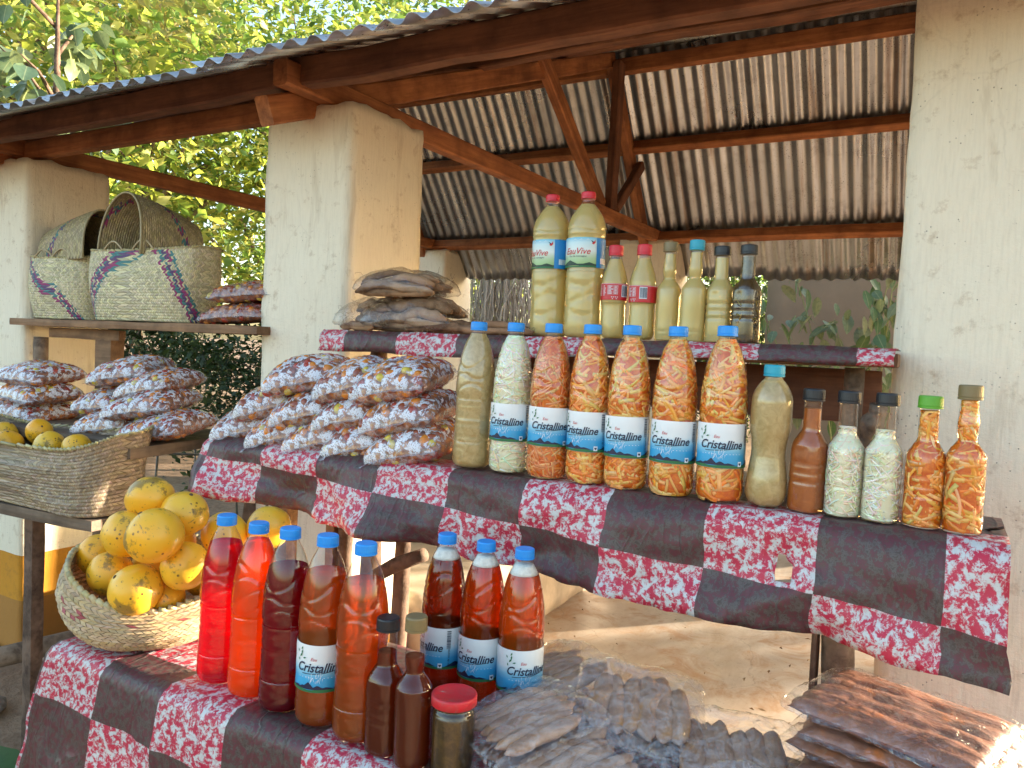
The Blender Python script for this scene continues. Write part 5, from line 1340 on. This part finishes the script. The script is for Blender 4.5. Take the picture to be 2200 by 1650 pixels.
# ------------------------------------------------------------------ vegetation
def m_leaf(name, trans=0.45, rough=0.5):
    g = G(name); a = g.n('Attribute', attribute_name='tint').outputs[0]
    d = g.bsdf(a, rough, 0, None, 0.4); t = g.n('BsdfTranslucent', {'Color': g.mix(1.0, a, (1.25, 1.25, 0.7), 'MULTIPLY')})
    return g.done(g.mixs(trans, d, t))
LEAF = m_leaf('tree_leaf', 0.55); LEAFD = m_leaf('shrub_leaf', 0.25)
def leaf_cloud(name, P, size, cols, seed, aspect=0.5, droop=0.3):
    """one folded leaf at every point of P"""
    r = np.random.default_rng(seed); N = len(P)
    d = r.normal(size=(N, 3)); d[:, 2] = d[:, 2] * 0.6 - droop; d /= np.linalg.norm(d, axis=1)[:, None]
    up = r.normal(size=(N, 3)) * 0.6 + np.array([0, 0, 1.0]); s_ = np.cross(d, up); s_ /= np.linalg.norm(s_, axis=1)[:, None] + 1e-9; n = np.cross(s_, d)
    L = size * r.uniform(0.35, 1.45, N)[:, None]
    base = P - d * L * 0.5; tip = P + d * L * 0.5; md = P - d * L * 0.04
    lf = md + s_ * L * aspect * 0.5 + n * L * 0.10; rt = md - s_ * L * aspect * 0.5 + n * L * 0.10
    V = np.stack([base, lf, tip, rt], 1).reshape(-1, 3).astype(np.float32)
    me = bpy.data.meshes.new(name); me.vertices.add(N * 4); me.vertices.foreach_set('co', V.ravel())
    idx = (np.arange(N)[:, None] * 4 + np.array([0, 1, 2, 0, 2, 3])[None, :]).ravel().astype(np.int32)
    me.loops.add(N * 6); me.loops.foreach_set('vertex_index', idx)
    me.polygons.add(N * 2); me.polygons.foreach_set('loop_start', np.arange(0, N * 6, 3, dtype=np.int32))
    me.update(calc_edges=True); me.validate()
    C = np.array(cols)[r.integers(0, len(cols), N)] * r.uniform(0.7, 1.3, (N, 1))
    add_tint(me, np.repeat(C, 2, axis=0)); return me

YG = [(0.27, 0.35, 0.09), (0.38, 0.42, 0.10), (0.17, 0.27, 0.08), (0.48, 0.46, 0.15)]
MG = [(0.16, 0.25, 0.07), (0.12, 0.20, 0.07), (0.26, 0.31, 0.07)]
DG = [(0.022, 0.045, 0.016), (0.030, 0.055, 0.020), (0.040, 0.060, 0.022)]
OG = [(0.38, 0.35, 0.13), (0.29, 0.31, 0.13), (0.50, 0.42, 0.18)]
def tree(x, y, h, cr, ch, z0, nleaf, size, cols, label, seed, clumps=46, name='tree', trunk=0.12, mat=None):
    t = thing(name, (x, y, 0), label, 'tree' if name == 'tree' else 'shrub', 'trees behind the shelter' if name == 'tree' else 'shrubs behind the shelter')
    rr = random.Random(seed); r = np.random.default_rng(seed); cz = z0 + ch / 2
    b = MB(); top = Vector((rr.uniform(-.3, .3), rr.uniform(-.3, .3), cz)); pts = [Vector((0, 0, -0.05)).lerp(top, i / 8) + Vector((fbm((i * .4, seed, 0)), fbm((i * .4, seed, 4)), 0)) * 0.15 * (i > 0) for i in range(9)]
    b.tube(pts, [trunk * (1 - 0.09 * i) for i in range(9)], 9)
    cs = []
    for k in range(clumps):
        while True:
            p = np.array([rr.uniform(-1, 1), rr.uniform(-1, 1), rr.uniform(-1, 1)])
            if 0.12 < np.linalg.norm(p) < 1: break
        c = p * np.array([cr, cr, ch / 2]); cs.append(c + np.array([0, 0, cz]))
    for k in range(min(12, clumps)):
        c = Vector(cs[k * (clumps // min(12, clumps))]); st = pts[rr.randint(3, 8)]
        mid = st.lerp(c, 0.5) + Vector((0, 0, 0.12 * ch * rr.random())); b.tube([st, st.lerp(mid, 0.6), mid, mid.lerp(c, 0.6), c], [trunk * .42, trunk * .34, trunk * .24, trunk * .14, trunk * .06], 6)
    put('trunk', b.build('trunk'), t, BARK)
    per = nleaf // clumps; P = []
    for c in cs:
        s3 = cr * r.uniform(0.13, 0.24); P.append(c + r.normal(size=(per, 3)) * np.array([s3, s3, s3 * 0.75]))
    put('crown', leaf_cloud('crown', np.concatenate(P), size, cols, seed), t, mat or LEAF)
    return t
tree(-9.6, 6.6, 7, 2.3, 4.6, 2.0, 8000, 0.17, YG, 'yellow-green tree glowing behind the left pillar', 101)
tree(-7.2, 7.9, 7, 2.0, 4.2, 1.7, 9000, 0.12, YG + MG, 'bright yellow-green tree seen between the two near pillars', 102)
tree(-12.5, 6.5, 8, 2.8, 5.0, 3.2, 8000, 0.20, OG, 'olive tree beyond the glowing one behind the left pillar', 103)
tree(-12.0, 11.0, 9, 3.2, 6.5, 2.6, 9000, 0.18, MG, 'broad mid-green tree far behind the left bay', 104)
tree(-8.4, 12.2, 10, 2.8, 7.0, 2.2, 8000, 0.16, MG, 'tall mid-green tree rising over the tin eave', 105)
tree(-5.6, 12.5, 10, 2.6, 5.2, 4.4, 5500, 0.14, OG, 'pale thin-leaved tree over the middle of the eave', 106)
tree(-4.2, 17.0, 9, 3.0, 6.0, 1.4, 12000, 0.16, MG, 'teal-green tree seen behind the lemon bottles', 107)
tree(-8.0, 18.0, 12, 3.6, 8.5, 3.2, 6000, 0.2, OG, 'far yellowish tree above the shelter roof', 108)
tree(-16.5, 9.5, 11, 4.0, 8.0, 2.5, 7000, 0.24, OG, 'far tree crown at the outer end of the eave', 109)
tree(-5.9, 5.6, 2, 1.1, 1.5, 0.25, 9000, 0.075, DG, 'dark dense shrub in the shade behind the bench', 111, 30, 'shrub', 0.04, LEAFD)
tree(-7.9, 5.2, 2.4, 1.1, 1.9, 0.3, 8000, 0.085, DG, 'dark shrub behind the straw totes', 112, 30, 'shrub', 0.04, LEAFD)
tree(-5.4, 7.0, 3, 1.2, 2.2, 1.0, 10000, 0.075, YG, 'sunlit yellow shrub between the pillars above the dark one', 113, 34, 'shrub', 0.05)
tree(-6.6, 9.8, 3, 1.8, 2.6, 0.4, 9000, 0.09, MG, 'mid-green shrub behind the sunlit yellow one', 114, 34, 'shrub', 0.05)
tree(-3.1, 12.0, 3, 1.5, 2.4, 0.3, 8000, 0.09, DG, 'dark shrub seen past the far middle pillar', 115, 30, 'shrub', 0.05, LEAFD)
tree(-1.9, 15.5, 4, 2.0, 3.6, 0.3, 8000, 0.12, MG, 'green shrub beside the beige house', 116, 30, 'shrub', 0.05)

tree(7.7, 12.0, 3.4, 0.95, 2.6, 0.4, 5000, 0.13, MG, 'unseen green shrub added beyond the right end to break the floor sun', 117, 26, 'shrub', 0.05)  # added out of view to filter the low sun on the concrete floor

# near tree with broad leaves over the eave
def broad_leaf(seed, L=0.15, wf=0.62):
    v = []; n = 7
    for i in range(n + 1):
        q = i / n; w_ = L * wf * 0.5 * (math.sin(math.pi * min(1, q * 0.94 + 0.05)) ** 0.75) * (1.15 - 0.35 * q)
        z = -0.18 * L * q * q + 0.02 * L * fbm((q * 3, seed, 0))
        for s_ in (-1, -0.5, 0, 0.5, 1): v.append((q * L, s_ * w_, z + 0.16 * w_ * abs(s_) * (1 + 0.6 * fbm((q * 4, s_, seed)))))
    f = [(i * 5 + k, (i + 1) * 5 + k, (i + 1) * 5 + k + 1, i * 5 + k + 1) for i in range(n) for k in range(4)]
    return mesh('leaf', v, f)
def m_broad(name, a, b_, vein, trans=0.3):
    g = G(name); co = g.co(); oi = g.n('ObjectInfo'); y = g.n('SeparateXYZ', {0: co})
    c = g.mix(oi.outputs['Random'], a, b_); c = g.mix(g.ramp(g.math('ABSOLUTE', y.outputs[1]), [(0.0008, (0.8,) * 3), (0.003, (0, 0, 0))]), c, vein)
    nz = g.noise(co, 40, 4); c = g.mix(g.ramp(nz, [(0.5, (0, 0, 0)), (0.75, (0.5,) * 3)]), c, tuple(x * 0.6 for x in a))
    return g.done(g.mixs(trans, g.bsdf(c, 0.38, 0, g.bump(nz, 0.25, 0.004), 0.5), g.n('BsdfTranslucent', {'Color': c})))
BL = m_broad('broad_leaf', (0.07, 0.125, 0.075), (0.24, 0.28, 0.10), (0.24, 0.28, 0.16)); PLF = m_broad('potted_leaf', (0.08, 0.16, 0.05), (0.28, 0.29, 0.17), (0.30, 0.33, 0.15), 0.25)
BLM = [broad_leaf(s_, 0.17, 0.8) for s_ in (1, 4, 7)]; PLM = [broad_leaf(s_, 0.16, 0.48) for s_ in (2, 5, 8)]
for m in BLM: m.materials.append(BL)
for m in PLM: m.materials.append(PLF)
nt = thing('tree', (-6.75, 3.78, 0), 'near tree with big round bluish leaves showing over the end of the eave', 'tree', 'trees behind the shelter')
b = MB(); b.tube([(0, 0, -.05), (0.05, 0.02, 1.5), (0.0, 0.0, 2.9), (0.02, 0.02, 3.5), (0.05, 0.0, 4.2)], [0.07, 0.06, 0.045, 0.03, 0.012], 8)
rr = random.Random(77); tips = []
for k in range(9):
    z = rr.uniform(2.7, 4.0); a = rr.uniform(0, 6.28); L = rr.uniform(0.35, 0.9); e = Vector((math.cos(a) * L, math.sin(a) * L, z + rr.uniform(0.1, 0.5))); st = Vector((0.02, 0.01, z)); b.tube([st, st.lerp(e, 0.5) + Vector((0, 0, 0.06)), e], [0.02, 0.012, 0.006], 6); tips.append((st, e))
put('trunk', b.build('trunk'), nt, BARK_D)
for k in range(210):
    st, e = rr.choice(tips); p = st.lerp(e, rr.uniform(0.3, 1.05)) + Vector((rr.gauss(0, .10), rr.gauss(0, .10), rr.gauss(-.05, .12)))
    put('leaf', rr.choice(BLM), nt, local=Matrix.Translation(p) @ Matrix.Rotation(rr.uniform(0, 6.28), 4, 'Z') @ Matrix.Rotation(rr.uniform(0.2, 1.3), 4, 'Y') @ Matrix.Rotation(rr.uniform(-.5, .5), 4, 'X') @ Matrix.Scale(rr.uniform(0.7, 1.3), 4))

# plant behind the shelter, beside the near right pillar
pp = thing('leafy_plant', (-0.62, 6.0, 0), 'tall drooping leafy plant in front of the beige house wall', 'plant')
b = MB(); rr = random.Random(12); ends = []
for (dx, z1, bend) in ((0.10, 2.30, 0.15), (0.30, 2.20, -0.05), (0.22, 1.75, -0.35), (-0.05, 2.15, -0.40), (-0.2, 1.75, -0.42), (0.38, 1.9, 0.1)):
    pts = [Vector((dx * 0.3 + bend * q * q + dx * 0.7 * q, 0.08 * fbm((q * 2, dx, 1)), z1 * q)) for q in [i / 10 for i in range(11)]]
    b.tube(pts, [0.010 - 0.0007 * i for i in range(11)], 6, 0); ends.append(pts)
put('stems', b.build('stems'), pp, m_plain('green_stem', (0.20, 0.22, 0.08), 0.6))
for k in range(280):
    pts = rr.choice(ends); i = rr.randint(6, 10); p = pts[i] + Vector((rr.gauss(0, .08), rr.gauss(0, .08), rr.gauss(0, .08)))
    put('leaf', rr.choice(PLM), pp, local=Matrix.Translation(p) @ Matrix.Rotation(rr.uniform(0, 6.28), 4, 'Z') @ Matrix.Rotation(rr.uniform(0.3, 1.45), 4, 'Y') @ Matrix.Rotation(rr.uniform(-.6, .6), 4, 'X') @ Matrix.Scale(rr.uniform(0.55, 1.15), 4))

# dry hanging vines behind the far pillar
b = MB(); rr = random.Random(4)
for k in range(280):
    x = -3.95 + rr.gauss(0, 0.30); y = 6.6 + rr.gauss(0, 0.18); z = rr.uniform(1.9, 2.7); L = rr.uniform(0.5, 1.9); q = [Vector((x, y, z))]
    for i in range(7): q.append(q[-1] + Vector((rr.gauss(0, 0.035), rr.gauss(0, 0.03), -L / 7)))
    c = rr.uniform(0.6, 1.2); b.tube(q, rr.uniform(0.003, 0.007), 4, 0, (0.50 * c, 0.42 * c, 0.34 * c), False)
b.tube([(-4.9, 6.6, 2.35), (-4.3, 6.6, 2.55), (-3.7, 6.55, 2.6), (-3.0, 6.6, 2.45)], [0.04, 0.035, 0.03, 0.02], 8, 0, (0.2, 0.16, 0.12))
b.tube([(-4.85, 6.6, 0), (-4.9, 6.6, 2.35)], [0.06, 0.045], 8, 0, (0.2, 0.16, 0.12))
o = put('hanging_vines', b.build('hanging_vines', [m_tinted('dry_vine', 0.8, 0.2, 0, 0.3)]), None, kind='stuff'); o['label'] = 'curtain of dry brown vines hanging behind the shelter'

# beige house behind
hs = thing('house', (-0.3, 9.2, 0), 'plain beige plastered house behind the leafy plant', 'house')
HW = m_plain('beige_wall', (0.25, 0.175, 0.11), 0.85, 0.18, 2.5, 0.3)
v, f = rough_block((-1.65, 8.0, -0.05), (2.2, 10.6, 2.9), 0.18, 0.012, 0.03, 31); put('wall', mesh('wall', v, f), hs, HW, Matrix())
b = MB(); b.box((0.15, 7.975, 0.0), (0.85, 7.992, 2.0)); put('door', b.build('door', smooth=False), hs, TIMBER_D, Matrix())
v = []; f = []
nx = 160
for i in range(nx + 1):
    x = -1.9 + 4.35 * i / nx; h_ = 0.012 * math.cos(i * 2.1)
    v += [(x, 7.7, 2.88 + h_), (x, 9.3, 3.5 + h_), (x, 10.9, 2.88 + h_)]
for i in range(nx): f += [(3*i, 3*i+3, 3*i+4, 3*i+1), (3*i+1, 3*i+4, 3*i+5, 3*i+2)]
put('roof', mesh('roof', v, f), hs, TIN, Matrix())

# ------------------------------------------------------------------ small things on the ground
IRON = m_plain('grey_iron', (0.10, 0.11, 0.11), 0.5, 0.2, 50, 0, 0.6)
ws = thing('wire_stand', (-3.5, 2.75, 0.2), 'thin round wire stand behind the bench', 'stand')
b = MB(); b.tube([(0.22 * math.cos(t), 0.22 * math.sin(t), 0.62) for t in [i * 2 * math.pi / 28 for i in range(29)]], 0.006, 6, cap=False); put('ring', b.build('ring'), ws, IRON)
for a in (0.4, 2.5, 4.6):
    b = MB(); b.tube([(0.21 * math.cos(a), 0.21 * math.sin(a), 0.70), (0.26 * math.cos(a), 0.26 * math.sin(a), 0)], 0.006, 6); put('leg', b.build('leg'), ws, IRON)
lfm = broad_leaf(11, 0.55, 0.42); lfm.materials.append(m_broad('fallen_leaf', (0.045, 0.115, 0.030), (0.06, 0.13, 0.03), (0.12, 0.18, 0.06), 0.1))
o = put('fallen_leaf', lfm); o.matrix_basis = Matrix.Translation((-2.75, 1.28, 0.035)) @ Matrix.Rotation(R(-8), 4, 'Z'); tag(o, 'large green leaf lying on the soil beside the table cloth', 'leaf')
v, f = ellip(0.10, 0.07, 0.035, 14, 8); v = [tuple(Vector(p) * (1 + 0.3 * fbm((p[0] * 12, p[1] * 12, p[2] * 12)))) for p in v]
o = put('stone', mesh('stone', v, f, False), None, m_plain('grey_stone', (0.17, 0.14, 0.12), 0.9, 0.3, 20, 0.6)); o.matrix_basis = Matrix.Translation((-3.02, 1.47, 0.03)); tag(o, 'flat grey stone against the foot of the concrete floor', 'stone')
b = MB(); rr = random.Random(21)
for k in range(1500):
    a = rr.uniform(0, 1)
    if a < 0.35: x, y, z = rr.uniform(-4.2, -1.6), rr.uniform(0.6, 1.5), 0.0
    elif a < 0.5: x, y, z = rr.uniform(-1.5, 1.2), rr.uniform(2.0, 5.2), 0.203
    else: x, y, z = rr.uniform(-9, 2), rr.uniform(5.6, 9.5), 0.0
    s_ = rr.uniform(0.006, 0.022) * (1 if z == 0 else 0.7); t = rr.uniform(0, 3.1); c_, d_ = math.cos(t) * s_, math.sin(t) * s_; h_ = rr.uniform(0.004, 0.014)
    col_ = rr.choice(((0.30, 0.20, 0.11), (0.20, 0.13, 0.08), (0.36, 0.27, 0.18), (0.25, 0.14, 0.06)))
    b.add([(x - c_, y - d_, z + 0.004), (x + d_ * .4, y - c_ * .4, z + h_), (x + c_, y + d_, z + 0.006), (x - d_ * .4, y + c_ * .4, z + h_ * .6)], [(0, 1, 2), (0, 2, 3)], 0, col_)
o = put('leaf_litter', b.build('leaf_litter', [m_tinted('litter', 0.8, 0.2)], False), None, kind='stuff'); o['label'] = 'dry leaf litter scattered on the soil and concrete'
